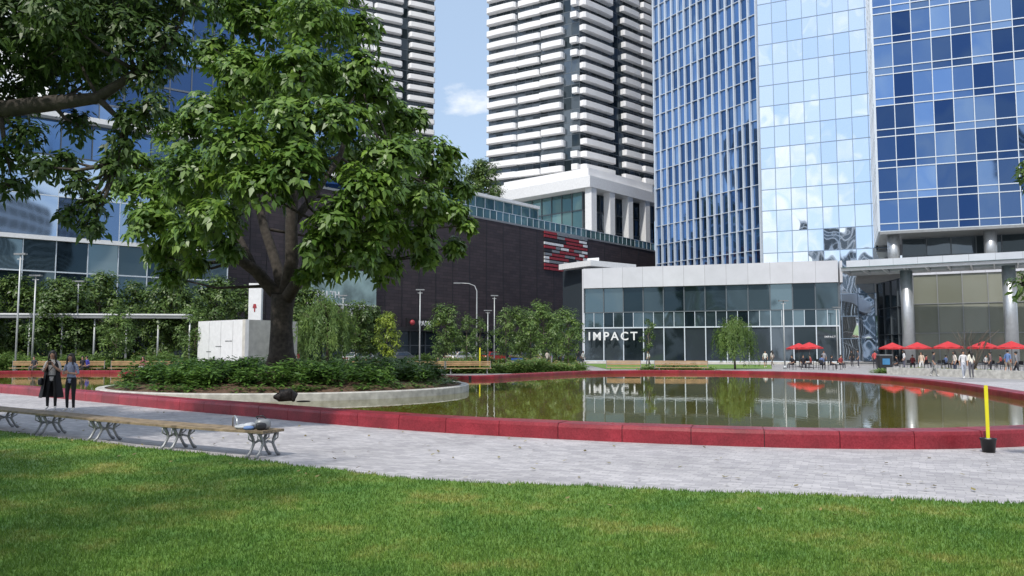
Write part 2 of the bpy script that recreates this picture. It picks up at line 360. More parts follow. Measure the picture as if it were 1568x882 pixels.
    if hairlong:
        tube(b,'hair_length',hm_,[hc+Vector((0,-.05,.05))*k,hc+Vector((0,-.085,-.1))*k,hc+Vector((0,-.10,-.26))*k,hc+Vector((0,-.10,-.40))*k],[.07*k,.09*k,.085*k,.035*k],10)
        for s in (-1,1): tube(b,'hair_length',hm_,[hc+Vector((s*.06,-.0,.07))*k,hc+Vector((s*.085,.02,-.04))*k,hc+Vector((s*.10,.05,-.22))*k],[.03*k,.034*k,.015*k],8)
    if near:
        fy=lean+.095
        tube(b,'nose',skin,[Vector((0,fy-.005,1.60+dz))*k,Vector((0,fy+.02,1.57+dz))*k],[.008*k,.014*k],6)
        for s in (-1,1):
            blob(b,'eyes','hair',Vector((s*.030,fy-.006,1.603+dz))*k,(.012*k,.008*k,.007*k),n=5)
            blob(b,'ears',skin,Vector((s*.078,lean,1.59+dz))*k,(.012*k,.02*k,.03*k),n=5)
        blob(b,'mouth','redwhite_r',Vector((0,fy-.004,1.545+dz))*k,(.022*k,.008*k,.007*k),n=5)
        for wr,hd,s in hands:
            d=(hd-wr).normalized(); side=d.cross(Vector((0,1,.3))).normalized()
            for i,(o_,l_) in enumerate(((-.027,.062),(-.009,.075),(.009,.070),(.026,.055))):
                p0=hd+side*o_; p1=p0+d*l_*.6+Vector((0,.008,0)); p2=p1+d*l_*.35+Vector((-s*.015,.02,0))
                tube(b,'fingers',skin,[p0-d*.02,p1,p2],[.010,.009,.006],6)
            p0=wr.lerp(hd,.5); tube(b,'fingers',skin,[p0,p0+side*-.045+d*.03,p0+side*-.05+d*.065],[.011,.010,.007],6)
        if arms=='up':
            hd=hands[0][1].lerp(hands[1][1],.5); box(b,'phone','black',hd+Vector((0,.03,.03)),(.075,.012,.15))
    if coat is not None:
        prof=[(1.39,.15,.10),(1.25,.20,.14),(1.0,.21,.15),(.75,.25,.18),(.45,.30,.22),(.36,.31,.23)]; vv=[];ff=[];n_=18
        for z,rx,ry in prof:
            for i in range(n_+1):
                a=math.radians(125)+math.radians(290)*i/n_; rr=1+.07*math.sin(a*9)*(1.4-z)
                vv.append((rx*math.cos(a)*rr*k,(ry*math.sin(a)*rr+lean*.3)*k,z*k))
        for j in range(len(prof)-1):
            for i in range(n_): q=j*(n_+1)+i; ff.append((q,q+1,q+n_+2,q+n_+1))
        b.add('long_cardigan',cmat(coat),vv,ff,True)
        tube(b,'bag_strap','black',[Vector((-.14,.05,1.4))*k,Vector((-.02,.17,1.2))*k,Vector((.2,.16,.9))*k],[.012]*3,6)
        blob(b,'handbag','black',Vector((.27,.1,.82))*k,(.06,.13,.11),.6)
    tpl=[('body',me)]+b.meshes()
    return place(tpl,name,loc,rz)

human('woman_in_black_cardigan',G(78,628),math.pi+.25,'stand',top=(.50,.47,.45),bot=(.01,.01,.012),h=1.74,near=True,arms='up',hairlong=True,coat=(.012,.012,.014),shoe=(.6,.6,.6))
human('woman_in_grey_shirt',G(107,630),math.pi-.1,'stand',top=(.24,.27,.37),bot=(.008,.008,.01),h=1.66,near=True,arms='fold',hairlong=True,shoe=(.65,.63,.6))
far=[
 (827,561,2.8,'stand',(.65,.65,.66),(.02,.02,.03),dict()),(838,562,.3,'walk',(.55,.5,.45),(.05,.05,.08),dict(shorts=True)),
 (845,560,1.2,'stand',(.12,.16,.35),(.3,.3,.32),dict(hairlong=True)),(856,561,-1.4,'stand',(.3,.45,.7),(.03,.03,.04),dict(shorts=True)),
 (886,562,2.5,'walk',(.06,.06,.07),(.1,.12,.2),dict()),(893,561,-2.5,'stand',(.5,.5,.5),(.03,.03,.03),dict(skin='skin2')),
 (1172,563,2.9,'walk',(.65,.64,.62),(.03,.03,.04),dict(shorts=True)),(1183,562,.5,'walk',(.5,.45,.42),(.15,.12,.1),dict(hairlong=True)),
 (1305,562,.3,'stand',(.02,.02,.02),(.02,.02,.03),dict()),(1315,563,1.3,'stand',(.1,.1,.12),(.05,.05,.07),dict()),
 (1412,572,2.2,'walk',(.65,.5,.4),(.6,.6,.6),dict(hairlong=True)),(1430,576,-2.2,'walk',(.05,.05,.06),(.3,.3,.3),dict()),
 (1463,576,1.5,'stand',(.6,.55,.5),(.05,.06,.1),dict(hairlong=True)),(1476,580,2.9,'walk',(.65,.65,.67),(.35,.38,.45),dict()),
 (1488,580,.2,'stand',(.7,.68,.6),(.1,.1,.12),dict(hairlong=True)),(1518,574,.9,'stand',(.15,.1,.1),(.02,.02,.03),dict()),(1558,578,.9,'walk',(.2,.2,.22),(.02,.02,.03),dict()),
 (455,566,.9,'stand',(.5,.1,.1),(.05,.05,.07),dict()),(672,562,1.9,'walk',(.1,.1,.12),(.05,.05,.07),dict()),
 (862,561,.6,'walk',(.6,.58,.5),(.1,.13,.2),dict(hairlong=True)),(993,561,2.1,'walk',(.7,.7,.7),(.05,.05,.08),dict()),(1262,563,2.8,'stand',(.3,.3,.33),(.03,.03,.04),dict()),
 (1340,565,-.7,'stand',(.5,.08,.08),(.03,.03,.04),dict()),(1385,566,1.4,'stand',(.7,.7,.72),(.1,.1,.14),dict(hairlong=True)),(1544,574,-1.1,'walk',(.12,.2,.4),(.25,.22,.18),dict(shorts=True)),(700,563,-1.9,'walk',(.6,.6,.62),(.06,.06,.1),dict()),
]
for i,(px,py,r,po,t,bo,kw) in enumerate(far):
    human('pedestrian',G(px,py),r,po,t,bo,h=1.62+.03*(i%5),**kw)
def sitter(px,Y,rz,top,bot,**kw): 
    q=XY(px,Y); human('seated_person',(q.x,q.y,.0),rz,'sit',top,bot,**kw)
sitter(561,50.6,math.pi+.3,(.55,.55,.58),(.03,.03,.04),hairlong=True)
sitter(570,50.6,math.pi-.4,(.05,.06,.09),(.1,.12,.25))
sitter(56,58.3,math.pi,(.05,.05,.06),(.1,.1,.1)); sitter(130,58.4,math.pi,(.02,.02,.03),(.02,.02,.02)); sitter(137,58.4,2.6,(.05,.05,.3),(.02,.02,.02)); sitter(222,58.4,math.pi,(.3,.12,.12),(.3,.3,.3),hairlong=True)

# ---------------- ground, paving, lawn, roads
single('ground',[(-1500,-1500,0),(1500,-1500,0),(1500,1500,0),(-1500,1500,0)],[(0,1,2,3)],'plaza')
single('paved_path',[(-45,-2,.004),(45,-2,.004),(45,44,.004),(-45,44,.004)],[(0,1,2,3)],'sett')
LE=[(-40,30),(-20,22.5),(-11.3,17.6),(-7.5,15.2),(-4.2,13.1),(-1.7,11.3),(0,10.75),(2.65,10.15),(6,9.35),(10,8.2),(18,5),(30,-2)]
lx=np.array([p[0] for p in LE]); ly=np.array([p[1] for p in LE])
xs=np.linspace(-40,30,701); ys=np.interp(xs,lx,ly)+.05*np.sin(xs*2.1)+.035*np.sin(xs*6.7+1)+.03*np.sin(xs*15.3)+.025*rng.normal(size=xs.size)
vv=[];ff=[]
for x,y in zip(xs,ys): vv+= [(x,-30,.03),(x,y-.06,.03),(x,y,.006)]
for i in range(len(xs)-1):
    a=3*i; ff+=[(a,a+3,a+4,a+1),(a+1,a+4,a+5,a+2)]
single('lawn',vv,ff,'lawn')
Nb=400000
Yb=5.2*np.exp(rng.random(Nb)*math.log(24/5.2)); Xb=(rng.random(Nb)*2-1)*.85*Yb
kp=Yb<np.interp(Xb,xs,ys)-.01+.06*rng.random(Nb)**2; Xb=Xb[kp];Yb=Yb[kp]; n=len(Xb)
hh=(.020+.028*rng.random(n)); ww=(.0028+.0022*rng.random(n))*(1+Yb/14); an=rng.random(n)*math.pi; bd=rng.random(n)*2*math.pi; bl=hh*1.1*rng.random(n)
v=np.zeros((n,3,3)); ca,sa=np.cos(an)*ww,np.sin(an)*ww
v[:,0]=np.stack([Xb-ca,Yb-sa,np.full(n,.022)],1); v[:,1]=np.stack([Xb+ca,Yb+sa,np.full(n,.022)],1); v[:,2]=np.stack([Xb+np.cos(bd)*bl,Yb+np.sin(bd)*bl,.03+hh],1)
def mesh_from(name,verts,faces,m,smooth=False):
    me=bpy.data.meshes.new(name); nv=len(verts); nf,k=faces.shape
    me.vertices.add(nv); me.vertices.foreach_set('co',verts.astype(np.float32).ravel())
    me.loops.add(nf*k); me.loops.foreach_set('vertex_index',faces.astype(np.int32).ravel())
    me.polygons.add(nf); me.polygons.foreach_set('loop_start',np.arange(0,nf*k,k,dtype=np.int32))
    try: me.polygons.foreach_set('loop_total',np.full(nf,k,dtype=np.int32))
    except Exception: pass
    me.materials.append(M[m]); me.update(calc_edges=True)
    if smooth: me.shade_smooth()
    return me
me=mesh_from('grass',v.reshape(-1,3),np.arange(n*3).reshape(-1,3),'blade')
o=bpy.data.objects.new('grass',me); scene.collection.objects.link(o)

def PD(px):
    Y=1/(.00833-7.8e-6*(px-715)); return XY(px,Y)
pa,pb=PD(330),PD(1010); pdir=(pb-pa).normalized(); pn=Vector((pdir.y,-pdir.x))
def strip(name,a,b,o0,o1,z,m):
    q=[a+pn*o0,b+pn*o0,b+pn*o1,a+pn*o1]; return single(name,[(p.x,p.y,z) for p in q],[(3,2,1,0)],m)
ra=pa-pdir*60; rb=pb+pdir*80
strip('road',ra,rb,4,13,.006,'asphalt')
bb=B(); 
for o0 in (3.7,13.0): wallbox(bb,'kerb_stone','kerb',ra,rb,0,.13,o0,o0+.3)
for i in range(60):
    a=ra+pdir*(i*4); q=[a+pn*8.4,a+pdir*2+pn*8.4,a+pdir*2+pn*8.55,a+pn*8.55]
    bb.add('lane_marking','white',[(p.x,p.y,.012) for p in q],[(3,2,1,0)])
fin(bb,'road_kerb')

# ---------------- pond
P=[(-21,33),(-15.6,28.6),(-10.9,24.6),(-7.1,21.6),(-4.4,19.4),(-1.5,17.4),(1.07,16.1),(3.55,15.15),(5.97,14.6),(8.6,14.7),(11.5,16),(14.5,19.5),(16.8,24),(18.5,29.5),(20,35),(21,41),(21,47),(19.3,52.5),(15,56.5),(10,57.5),(5,55.5),(1,50.5),(-2.5,46),(-7,50),(-15,55),(-25,57),(-34,56),(-38,51.5),(-36,45),(-28,38)]
def catmull(P,sub=8):
    out=[];n=len(P)
    for i in range(n):
        p0,p1,p2,p3=[np.array(P[(i+j-1)%n],float) for j in range(4)]
        for s in range(sub):
            t=s/sub; out.append(.5*((2*p1)+(-p0+p2)*t+(2*p0-5*p1+4*p2-p3)*t*t+(-p0+3*p1-3*p2+p3)*t**3))
    return np.array(out)
C=catmull(P)
seg=np.linalg.norm(np.roll(C,-1,0)-C,axis=1); cum=np.concatenate([[0],np.cumsum(seg)]); tot=cum[-1]
Cc=np.vstack([C,C[:1]])
def at(s):
    s=s%tot; return np.array([np.interp(s,cum,Cc[:,0]),np.interp(s,cum,Cc[:,1])])
def fr(s):
    p=at(s); d=at(s+.15)-at(s-.15); d/=np.linalg.norm(d); return p,np.array([d[1],-d[0]])
b=B(); nseg=round(tot/1.32); prof=[(0,0),(0,.25),(.02,.31),(.05,.325),(.62,.325),(.65,.31),(.66,.25),(.66,0)]
for i in range(nseg):
    s0=i*tot/nseg+.007; s1=(i+1)*tot/nseg-.007; v=[];f=[]; K=4; jz=random.uniform(-.004,.004)
    for j in range(K+1):
        p,nn=fr(s0+(s1-s0)*j/K)
        for o_,z in prof: q=p-nn*o_; v.append((q[0],q[1],z+(jz if z>0 else 0)))
    m_=len(prof)
    for j in range(K):
        for k in range(m_-1): f.append((j*m_+k,(j+1)*m_+k,(j+1)*m_+k+1,j*m_+k+1))
    f.append(tuple(range(m_))); f.append(tuple(K*m_+k for k in range(m_-1,-1,-1)))
    b.add('coping_blocks','wallred',v,f)
v=[];f=[]
ns=400
for i in range(ns):
    p,nn=fr(i*tot/ns)
    for o_,z in ((.03,0),(.03,.295),(.63,.295),(.63,0)): q=p-nn*o_; v.append((q[0],q[1],z))
for i in range(ns):
    j=(i+1)%ns
    for k in range(3): f.append((i*4+k,j*4+k,j*4+k+1,i*4+k+1))
b.add('wall_core','dark',v,f)
fin(b,'red_pond_wall')
ins=[]
for i in range(300):
    p,nn=fr(i*tot/300); ins.append(tuple(p-nn*.4))
single('pond_water',[(p[0],p[1],.10) for p in ins],[tuple(range(len(ins)))],'water')

# ---------------- leaves
def norm(a): return a/np.maximum(np.linalg.norm(a,axis=1,keepdims=True),1e-6)
def leaf_arrays(C,O,k,L,wd,droop,spread=.12):
    n=len(C); C=np.repeat(C,k,0); O=np.repeat(O,k,0); m=n*k
    A=norm(O+np.array([0,0,.7])+rng.normal(size=(m,3))*.18)
    ph=(np.tile(np.arange(k),n)/k*2*np.pi+rng.random(m)*.9+np.repeat(rng.random(n)*6.28,k))
    tmp=np.where(np.abs(A[:,2:3])>.9,np.array([[1.,0,0]]),np.array([[0,0,1.]])); e1=norm(np.cross(A,tmp)); e2=np.cross(A,e1)
    d=e1*np.cos(ph)[:,None]+e2*np.sin(ph)[:,None]+A*.25; d[:,2]-=droop*rng.random(m); d=norm(d)
    sd=norm(np.cross(d,A)); nn=np.cross(sd,d); l=(L*(.65+.6*rng.random(m)))[:,None]
    base=C+d*l*.15+rng.normal(size=(m,3))*L*spread
    t=base+d*l; t[:,2]-=.22*l[:,0]*droop
    md=base+d*l*.5+nn*l*.03
    lf=base+d*l*.42+sd*l*wd+nn*l*.06; rt=base+d*l*.42-sd*l*wd+nn*l*.06; 
    lf[:,2]-=.05*l[:,0];rt[:,2]-=.05*l[:,0]
    v=np.stack([base,md,t,lf,rt],1).reshape(-1,3)
    i=np.arange(m)[:,None]*5
    f=np.concatenate([i+np.array([[0,1,2,3]]),i+np.array([[0,4,2,1]])],1).reshape(-1,4)
    return v,f
def clump(c,r,n,up=.35,inner=.45):
    d=norm(rng.normal(size=(n,3))+np.array([0,0,up])); ph=rng.random(3)*6
    lump=1+.18*np.sin(d[:,0]*5+ph[0])+.18*np.sin(d[:,1]*6+ph[1])+.14*np.sin(d[:,2]*7+ph[2])
    rad=(inner+(1-inner)*rng.random(n)**.45)*lump
    return np.array(c)+d*rad[:,None]*np.array(r),d
def leafmesh(name,parts,m):
    vs=[];fs=[];o=0
    for v,f in parts: vs.append(v); fs.append(f+o); o+=len(v)
    return mesh_from(name,np.vstack(vs),np.vstack(fs),m)

# fallen leaves on paving and lawn
fc=[]
while len(fc)<260:
    x,y=random.uniform(-16,10),random.uniform(8,24)
    py_=np.interp(x,[p[0] for p in P[:10]],[p[1] for p in P[:10]])
    if y<py_-.1 and y>np.interp(x,lx,ly)-1.5: fc.append((x,y,.02 if y>np.interp(x,lx,ly)+.1 else .06))
fc=np.array(fc); me=leafmesh('fallen_leaves',[leaf_arrays(fc,norm(np.tile(np.array([[0,0,1.]]),(len(fc),1))),1,.085,.3,.0,.02)],'dryleaf')
o=bpy.data.objects.new('fallen_leaves',me); scene.collection.objects.link(o)

# main tree
TX=XY(432,32.5); TR=Vector((TX.x,TX.y,.45))
def T(px,py,dy=0): return W(px,py,32.5+dy)
b=B()
limbs=[[T(432,566),T(431,540),T(431,500),T(432,470),T(434,452)],
 [T(434,460),T(412,438),T(392,415,-.6),T(368,398,-1),T(345,375,-1.6),T(318,340,-2),T(300,280,-2)],
 [T(434,455),T(425,410,.5),T(405,350,1),T(385,270,1.5),T(372,180,1),T(375,90,1)],
 [T(436,458),T(447,400,-.3),T(446,340,-.5),T(452,250,0),T(462,150,.3),T(475,50,0),T(480,-60,0)],
 [T(436,462),T(456,430,-1),T(478,400,-2),T(505,345,-2.5),T(550,300,-2.5),T(610,260,-2.6)],
 [T(446,345,-.5),T(480,300,1),T(520,240,2.3),T(545,160,2),T(560,90,2)],
 [T(392,416,-.6),T(350,330,2),T(290,300,3),T(240,260,3)]]
rads=[[.72,.5,.43,.45,.5],[.32,.27,.24,.21,.18,.13,.07],[.26,.22,.19,.15,.1,.05],[.32,.27,.24,.2,.15,.1,.05],[.28,.24,.2,.16,.11,.05],[.18,.15,.12,.08,.04],[.16,.13,.09,.04]]
for l,r in zip(limbs,rads): tube(b,'trunk_and_limbs','bark',l,r,12)
LP=[p for l in limbs[1:] for p in l]
cl=[(232,295,46,0),(205,250,32,1),(240,345,44,-1),(245,392,28,0),(262,425,18,0),(285,205,48,1),(300,270,52,-3),(330,335,44,-4),(290,365,36,-2),(370,230,60,-4.5),(325,175,50,0),(395,290,46,-5),(455,265,56,-5),(440,190,58,-4.5),(380,120,60,-2),(330,85,44,1),(460,110,60,-4),(480,35,57,-3),(545,45,38,0),(550,110,44,-3),(400,40,57,0),(350,10,47,0),(430,-30,70,0),(520,-20,45,0),(572,150,40,-2),(520,190,54,-4.5),(605,190,42,0),(648,235,40,-1),(600,245,50,-4),(675,270,34,0),(694,325,24,-1),(645,310,42,-3),(560,295,50,-5),(515,340,44,-5),(585,350,40,-4),(635,365,32,-2),(545,392,40,-4),(590,408,28,-2),(488,375,30,-4.5),(500,408,24,-3),(652,392,22,-1),(695,378,15,0),(350,385,24,-3),(300,320,40,5),(260,270,42,4),(360,270,44,6),(450,240,55,6),(540,250,50,6),(610,300,40,5),(400,150,60,5),(500,130,50,5),(560,360,32,5),(270,390,26,3),(222,335,30,0),(188,285,19,0),(470,420,14,-3),(300,405,15,-1),(175,240,12,0),(705,290,15,0),(715,345,11,-1),(640,180,16,0),(690,235,14,0)]
parts=[]
for px,py,r,dy in cl:
    c=T(px,py,dy); R=r/F*32.5*(1+dy/32.5)
    n=int(30+76*R*R); p,d=clump(c,(R,R,R*.72),n,.55,.35); parts.append(leaf_arrays(p,d,7,.33,.25,.9))
    q=min(LP,key=lambda a:(a-c).length+max(0,a.z-c.z)*2); mid=(q+c)/2+Vector((random.uniform(-.3,.3),0,-.25))
    tube(b,'branches','bark',[q,mid,c],[.075,.05,.02],6)
    for _ in range(5):
        e=c+Vector((random.uniform(-1,1),random.uniform(-1,1),random.uniform(-.5,1)))*R*.85; tube(b,'branches','bark',[c,(c+e)/2+Vector((0,0,.1)),e],[.03,.02,.01],5)
tpl=b.meshes(TR); me=leafmesh('crown_leaves',parts,'leafmain'); me.transform(Matrix.Translation(-TR)); tpl.append(('crown_leaves',me)); place(tpl,'catalpa_tree',TR)

def ntree(name,base,limbs,rads,cl,L,k,m,dens,sz=.8,wd=.22,droop=.9):
    b=B(); 
    for l,r in zip(limbs,rads): tube(b,'trunk_and_limbs','bark',l,r,10)
    LP=[p for l in limbs for p in l if p.z>3.5]; parts=[]
    for c,R in cl:
        n=int(20+dens*R*R); p,d=clump(c,(R,R,R*sz),n,.2,.25); parts.append(leaf_arrays(p,d,k,L,wd,droop,.3))
        q=min(LP,key=lambda a:(a-c).length); tube(b,'branches','bark',[q,(q+c)/2+Vector((0,0,-.1)),c],[.05,.03,.012],6)
        for _ in range(5):
            e=c+Vector((random.uniform(-1,1),random.uniform(-1,1),random.uniform(-.8,.8)))*R*.9; tube(b,'branches','bark',[c,(c+e)/2,e],[.016,.011,.005],5)
    tpl=b.meshes(base); me=leafmesh('crown_leaves',parts,m); me.transform(Matrix.Translation(-Vector(base))); tpl.append(('crown_leaves',me)); place(tpl,name,base)
base=Vector((-14.5,15,0)); D=15.0
def Q(px,py,dy=0): return W(px,py,D+dy)
limbs=[[base,base+Vector((0,0,2)),base+Vector((.2,0,4)),base+Vector((.6,0,5.2))],[base+Vector((.4,0,4.6)),Q(-120,215),Q(0,168),Q(80,158),Q(150,150),Q(210,110),Q(260,60)],[base+Vector((.5,0,5)),Q(-150,80),Q(-40,20),Q(80,-40),Q(200,-60)],[Q(150,150),Q(190,190),Q(180,250)],[base+Vector((0,0,5)),base+Vector((-2,1,8)),base+Vector((-3,1,10))],[base+Vector((0,0,5)),base+Vector((0,-2,8)),base+Vector((2,-3,10))]]
rads=[[.5,.4,.38,.4],[.26,.2,.17,.15,.11,.07,.03],[.26,.2,.14,.1,.05],[.07,.04,.02],[.3,.18,.08],[.3,.18,.08]]
c2=[(30,40,75,0),(-40,90,80,0),(110,60,75,0),(190,50,70,0),(255,60,48,0),(150,110,55,1),(60,110,60,1),(230,110,34,0),(20,-40,80,0),(130,-30,80,0),(230,-20,60,0),(290,0,40,0),(200,180,30,0),(185,215,22,0),(120,280,22,0),(145,310,20,0),(100,245,22,0),(60,255,22,-.5),(20,285,22,0),(10,240,26,0),(-30,270,30,0),(140,345,15,0),(40,205,28,0),(105,325,12,0),(-80,0,110,1),(-150,50,120,1),(170,255,18,0),(60,60,70,2),(160,20,70,2),(240,160,26,0),(120,190,26,1),(20,150,40,1),(90,20,50,-1),(210,10,45,1)]
cl2=[(Q(px,py,dy),r/F*D) for px,py,r,dy in c2]
cl2+=[(base+Vector((-3+random.uniform(-2.5,2.5),random.uniform(-3,3),9+random.uniform(-1.5,2))),1.6) for _ in range(8)]+[(base+Vector((1+random.uniform(-2,2),-3+random.uniform(-2,2),9+random.uniform(-1,2))),1.5) for _ in range(6)]
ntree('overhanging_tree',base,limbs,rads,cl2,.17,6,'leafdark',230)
base=Vector((-12.5,.5,0)); limbs=[[base,base+Vector((0,0,3)),base+Vector((.2,.2,7)),base+Vector((0,0,12))],[base+Vector((0,0,6)),base+Vector((-2,1,9)),base+Vector((-4,1,11))],[base+Vector((0,0,6)),base+Vector((2,-1,9)),base+Vector((4,0,11))]]
rads=[[.5,.42,.35,.1],[.2,.15,.06],[.2,.15,.06]]
cl3=[(base+Vector((random.uniform(-5,5),random.uniform(-4,4),random.uniform(10,14.5))),random.uniform(1.2,2.0)) for _ in range(24)]
ntree('unseen_shade_tree',base,limbs,rads,cl3,.3,5,'leafdark',26)  # out-of-view tree, added so its crown shades the left of the lawn
base=Vector((10.5,12.5,0)); 
limbs=[[base,base+Vector((0,0,2.5)),base+Vector((-.3,0,4.5)),base+Vector((-.2,0,6))],[base+Vector((0,0,2.4)),W(1640,440,12.3),W(1560,437,12.3)],[base+Vector((-.2,0,4)),W(1640,290,12.3),W(1568,262,12.3)]]
ntree('maple_tree',base,limbs,[[.14,.12,.09,.05],[.04,.025,.01],[.04,.025,.01]],[(W(1566,435,12.3),.22),(W(1600,440,12.3),.35),(W(1572,262,12.3),.16),(W(1610,270,12.3),.4),(base+Vector((0,0,6)),1.2),(base+Vector((.4,0,5)),1.2),(base+Vector((.3,.5,3.9)),1.0)],.12,5,'leafbg',150)

def gen_tree(h,cr,z0,ncl,dens,L,m,bark='bark2',wr=1.0):
    b=B(); top=Vector((random.uniform(-.1,.1),0,h*.85)); tube(b,'trunk',bark,[(0,0,0),(0.03,0,z0*.5),(0,.03,z0),top],[.03*h*.5,.022*h*.5,.018*h*.5,.02],8)
    parts=[]
    for i in range(ncl):
        t=(i+.5)/ncl; a=i*2.4+random.random(); zz=z0+(h-z0)*t; rr=cr*math.sin(math.pi*min(.95,(t*.85+.12)))**.7*random.uniform(.35,.8)
        c=Vector((rr*math.cos(a),rr*math.sin(a),zz)); R=cr*random.uniform(.28,.46)*wr
        p,d=clump(c,(R,R,R*.8),int(dens*R*R)+12,.2,.3); parts.append(leaf_arrays(p,d,5,L,.26,.6,.3))
        tube(b,'branches',bark,[(0,0,max(z0*.8,zz*.75)),c*.6+Vector((0,0,zz*.3)),c],[.035,.025,.01],5)
    t=b.meshes(); t.append(('crown_leaves',leafmesh('crown_leaves',parts,m))); return t
bgA=gen_tree(7,2.6,1.8,18,70,.28,'leafbg'); bgB=gen_tree(6.2,2.1,1.6,14,70,.26,'leafbg'); bgC=gen_tree(8.5,3.2,2.2,22,55,.32,'leafbg')
yel=gen_tree(4.2,1.1,1.2,12,90,.2,'leafyel',wr=1.1); slim=gen_tree(5,.9,1.6,9,45,.2,'leafbg',wr=.9); lt=gen_tree(5.6,1.7,1.6,14,65,.24,'leafwil'); lt2=gen_tree(5.6,1.5,1.5,11,60,.22,'leafbg')
def willow(h,r):
    b=B(); tube(b,'trunk','bark2',[(0,0,0),(.05,0,h*.35),(0,.05,h*.8)],[.09,.07,.03],8); C=[];O=[]
    for i in range(150):
        a=random.random()*6.28; q=math.sqrt(random.random()); rr=r*q*random.uniform(.75,1.15); zt=h*(1-.32*q*q)*random.uniform(.85,1.0); zb=zt-h*random.uniform(.15,.62)
        x,y=rr*math.cos(a),rr*math.sin(a); o=random.uniform(1.0,1.15)
        if i%3==0: tube(b,'branches','bark2',[(0,0,h*.55),(x*.6,y*.6,zt*.97),(x,y,zt)],[.02,.012,.005],4)
        for s in range(16): C.append((x*(1+(o-1)*s/16)+random.gauss(0,.02),y*(1+(o-1)*s/16)+random.gauss(0,.02),max(.4,zt+(zb-zt)*s/15))); O.append((math.cos(a),math.sin(a),-.9))
    v,f=leaf_arrays(np.array(C),norm(np.array(O)),3,.2,.16,1.6,.2); t=b.meshes(); t.append(('crown_leaves',leafmesh('crown_leaves',[(v,f)],'leafwil'))); return t
wil=willow(4.6,1.6)
def tp(t,name,px,Y,top=None,h0=None,sc=None,z=0):
    q=XY(px,Y); s=sc if sc else (ZZ(top,Y)-z)/h0; place(t,name,(q.x,q.y,z),random.random()*6.28,(s*random.uniform(.9,1.1),s*random.uniform(.9,1.1),s))
tp(wil,'willow_tree',503,60,448,4.6); tp(wil,'willow_tree',1124,72,478,4.7)
tp(yel,'young_ash_tree',592,61,478,4.3); tp(slim,'young_birch_tree',993,80,486,5.2)
for px,Y,top in ((682,72,468),(735,76,478),(775,74,460),(715,85,474),(798,88,472),(812,78,480)): tp(lt2 if px%2 else bgB,'street_tree',px,Y,top,6.4)
for px,Y,top in ((832,74,462),(870,80,472),(852,84,478)): tp(lt,'street_tree',px,Y,top,6.0)
for px,Y,top,t,h in ((20,72,425,bgA,7.3),(95,66,430,bgC,8.8),(150,70,418,bgA,7.3),(210,72,432,bgB,6.5),(262,68,430,bgC,8.8),(330,72,425,bgA,7.3),(360,78,440,bgB,6.5),(470,80,440,bgA,7.3),(545,82,462,bgB,6.5),(568,84,470,bgA,7.3),(-40,66,420,bgC,8.8),(455,72,470,bgB,6.5),(300,64,470,lt,6.0),(180,62,470,lt,6)): tp(t,'street_tree',px,Y,top,h)
q=XY(735,150); place(bgC,'terrace_tree',(q.x,q.y,22.3),0,(1.5,1.5,1.75)); 
b=B()
for i in range(9):
    a=i*.7; x=math.cos(a); tube(b,'stems','bark2',[(0,0,0),(x*.5,math.sin(a)*.4,1.2),(x*1.2,math.sin(a)*.9,2.6),(x*1.9+.3,math.sin(a)*1.2,3.4)],[.05,.035,.02,.008],6)
    for j in range(3): tube(b,'twigs','bark2',[(x*.8,math.sin(a)*.6,1.8+j*.3),(x*1.2+.3*j,math.sin(a),2.8+.3*j)],[.015,.006],4)
q=XY(1488,66); fin(b,'multi_stem_tree').location=(q.x,q.y,0)

# ---------------- island
IC=(-9.1,33.3); IA,IB_=7.3,7.2
def ell(a,k=1.0,off=0): return (IC[0]+(IA*k+off)*math.cos(a),IC[1]+(IB_*k+off)*math.sin(a))
b=B(); n=96; v=[];f=[]
pr=[(0,.05),(0,.33),(-.03,.36),(-.30,.36),(-.32,.25)]
for i in range(n):
    a=2*math.pi*i/n
    for o_,z in pr: x,y=ell(a,1,o_); v.append((x,y,z))
for i in range(n):
    j=(i+1)%n
    for k in range(4): f.append((i*5+k,j*5+k,j*5+k+1,i*5+k+1))
b.add('stone_kerb','kerb',v,f)
v=[(IC[0],IC[1],.85)];f=[]; rs=[(.25,.82),(.5,.74),(.75,.60),(.9,.42),(.965,.29)]
for k,z in rs:
    for i in range(n): x,y=ell(2*math.pi*i/n,k); v.append((x,y,z+.04*math.sin(i*1.3+k*20)*(k<.95)))
for i in range(n): f.append((0,1+i,1+(i+1)%n))
for r in range(len(rs)-1):
    for i in range(n): j=(i+1)%n; f.append((1+r*n+i,1+(r+1)*n+i,1+(r+1)*n+j,1+r*n+j))
b.add('mulch_mound','soil',v,f,True)
fin(b,'pond_island')
def zmound(k): return float(np.interp(k,[0,.25,.5,.75,.9,.965],[.85,.82,.74,.6,.42,.29]))
Cs=[];Os=[]
for i in range(560):
    a=random.random()*6.28; k=random.uniform(.5,.84)+.03*math.sin(a*23); x,y=ell(a,k); R=random.uniform(.16,.30); z=zmound(k); hb=random.uniform(.3,.72)
    for _ in range(18):
        t=random.random(); Cs.append((x+random.gauss(0,R*.5)*(1.2-t),y+random.gauss(0,R*.5)*(1.2-t),z+.05+hb*t)); Os.append((random.gauss(0,.4),random.gauss(0,.4),1))
for i in range(200):
    a=random.random()*6.28; x,y=ell(a,random.uniform(.84,.93))
    for _ in range(4): Cs.append((x+random.gauss(0,.06),y+random.gauss(0,.06),.42+random.random()*.12)); Os.append((0,0,1))
me=leafmesh('island_bushes',[leaf_arrays(np.array(Cs),norm(np.array(Os,float)),4,.24,.17,.4,.2)],'leafbush')
o=bpy.data.objects.new('island_bushes',me); scene.collection.objects.link(o)

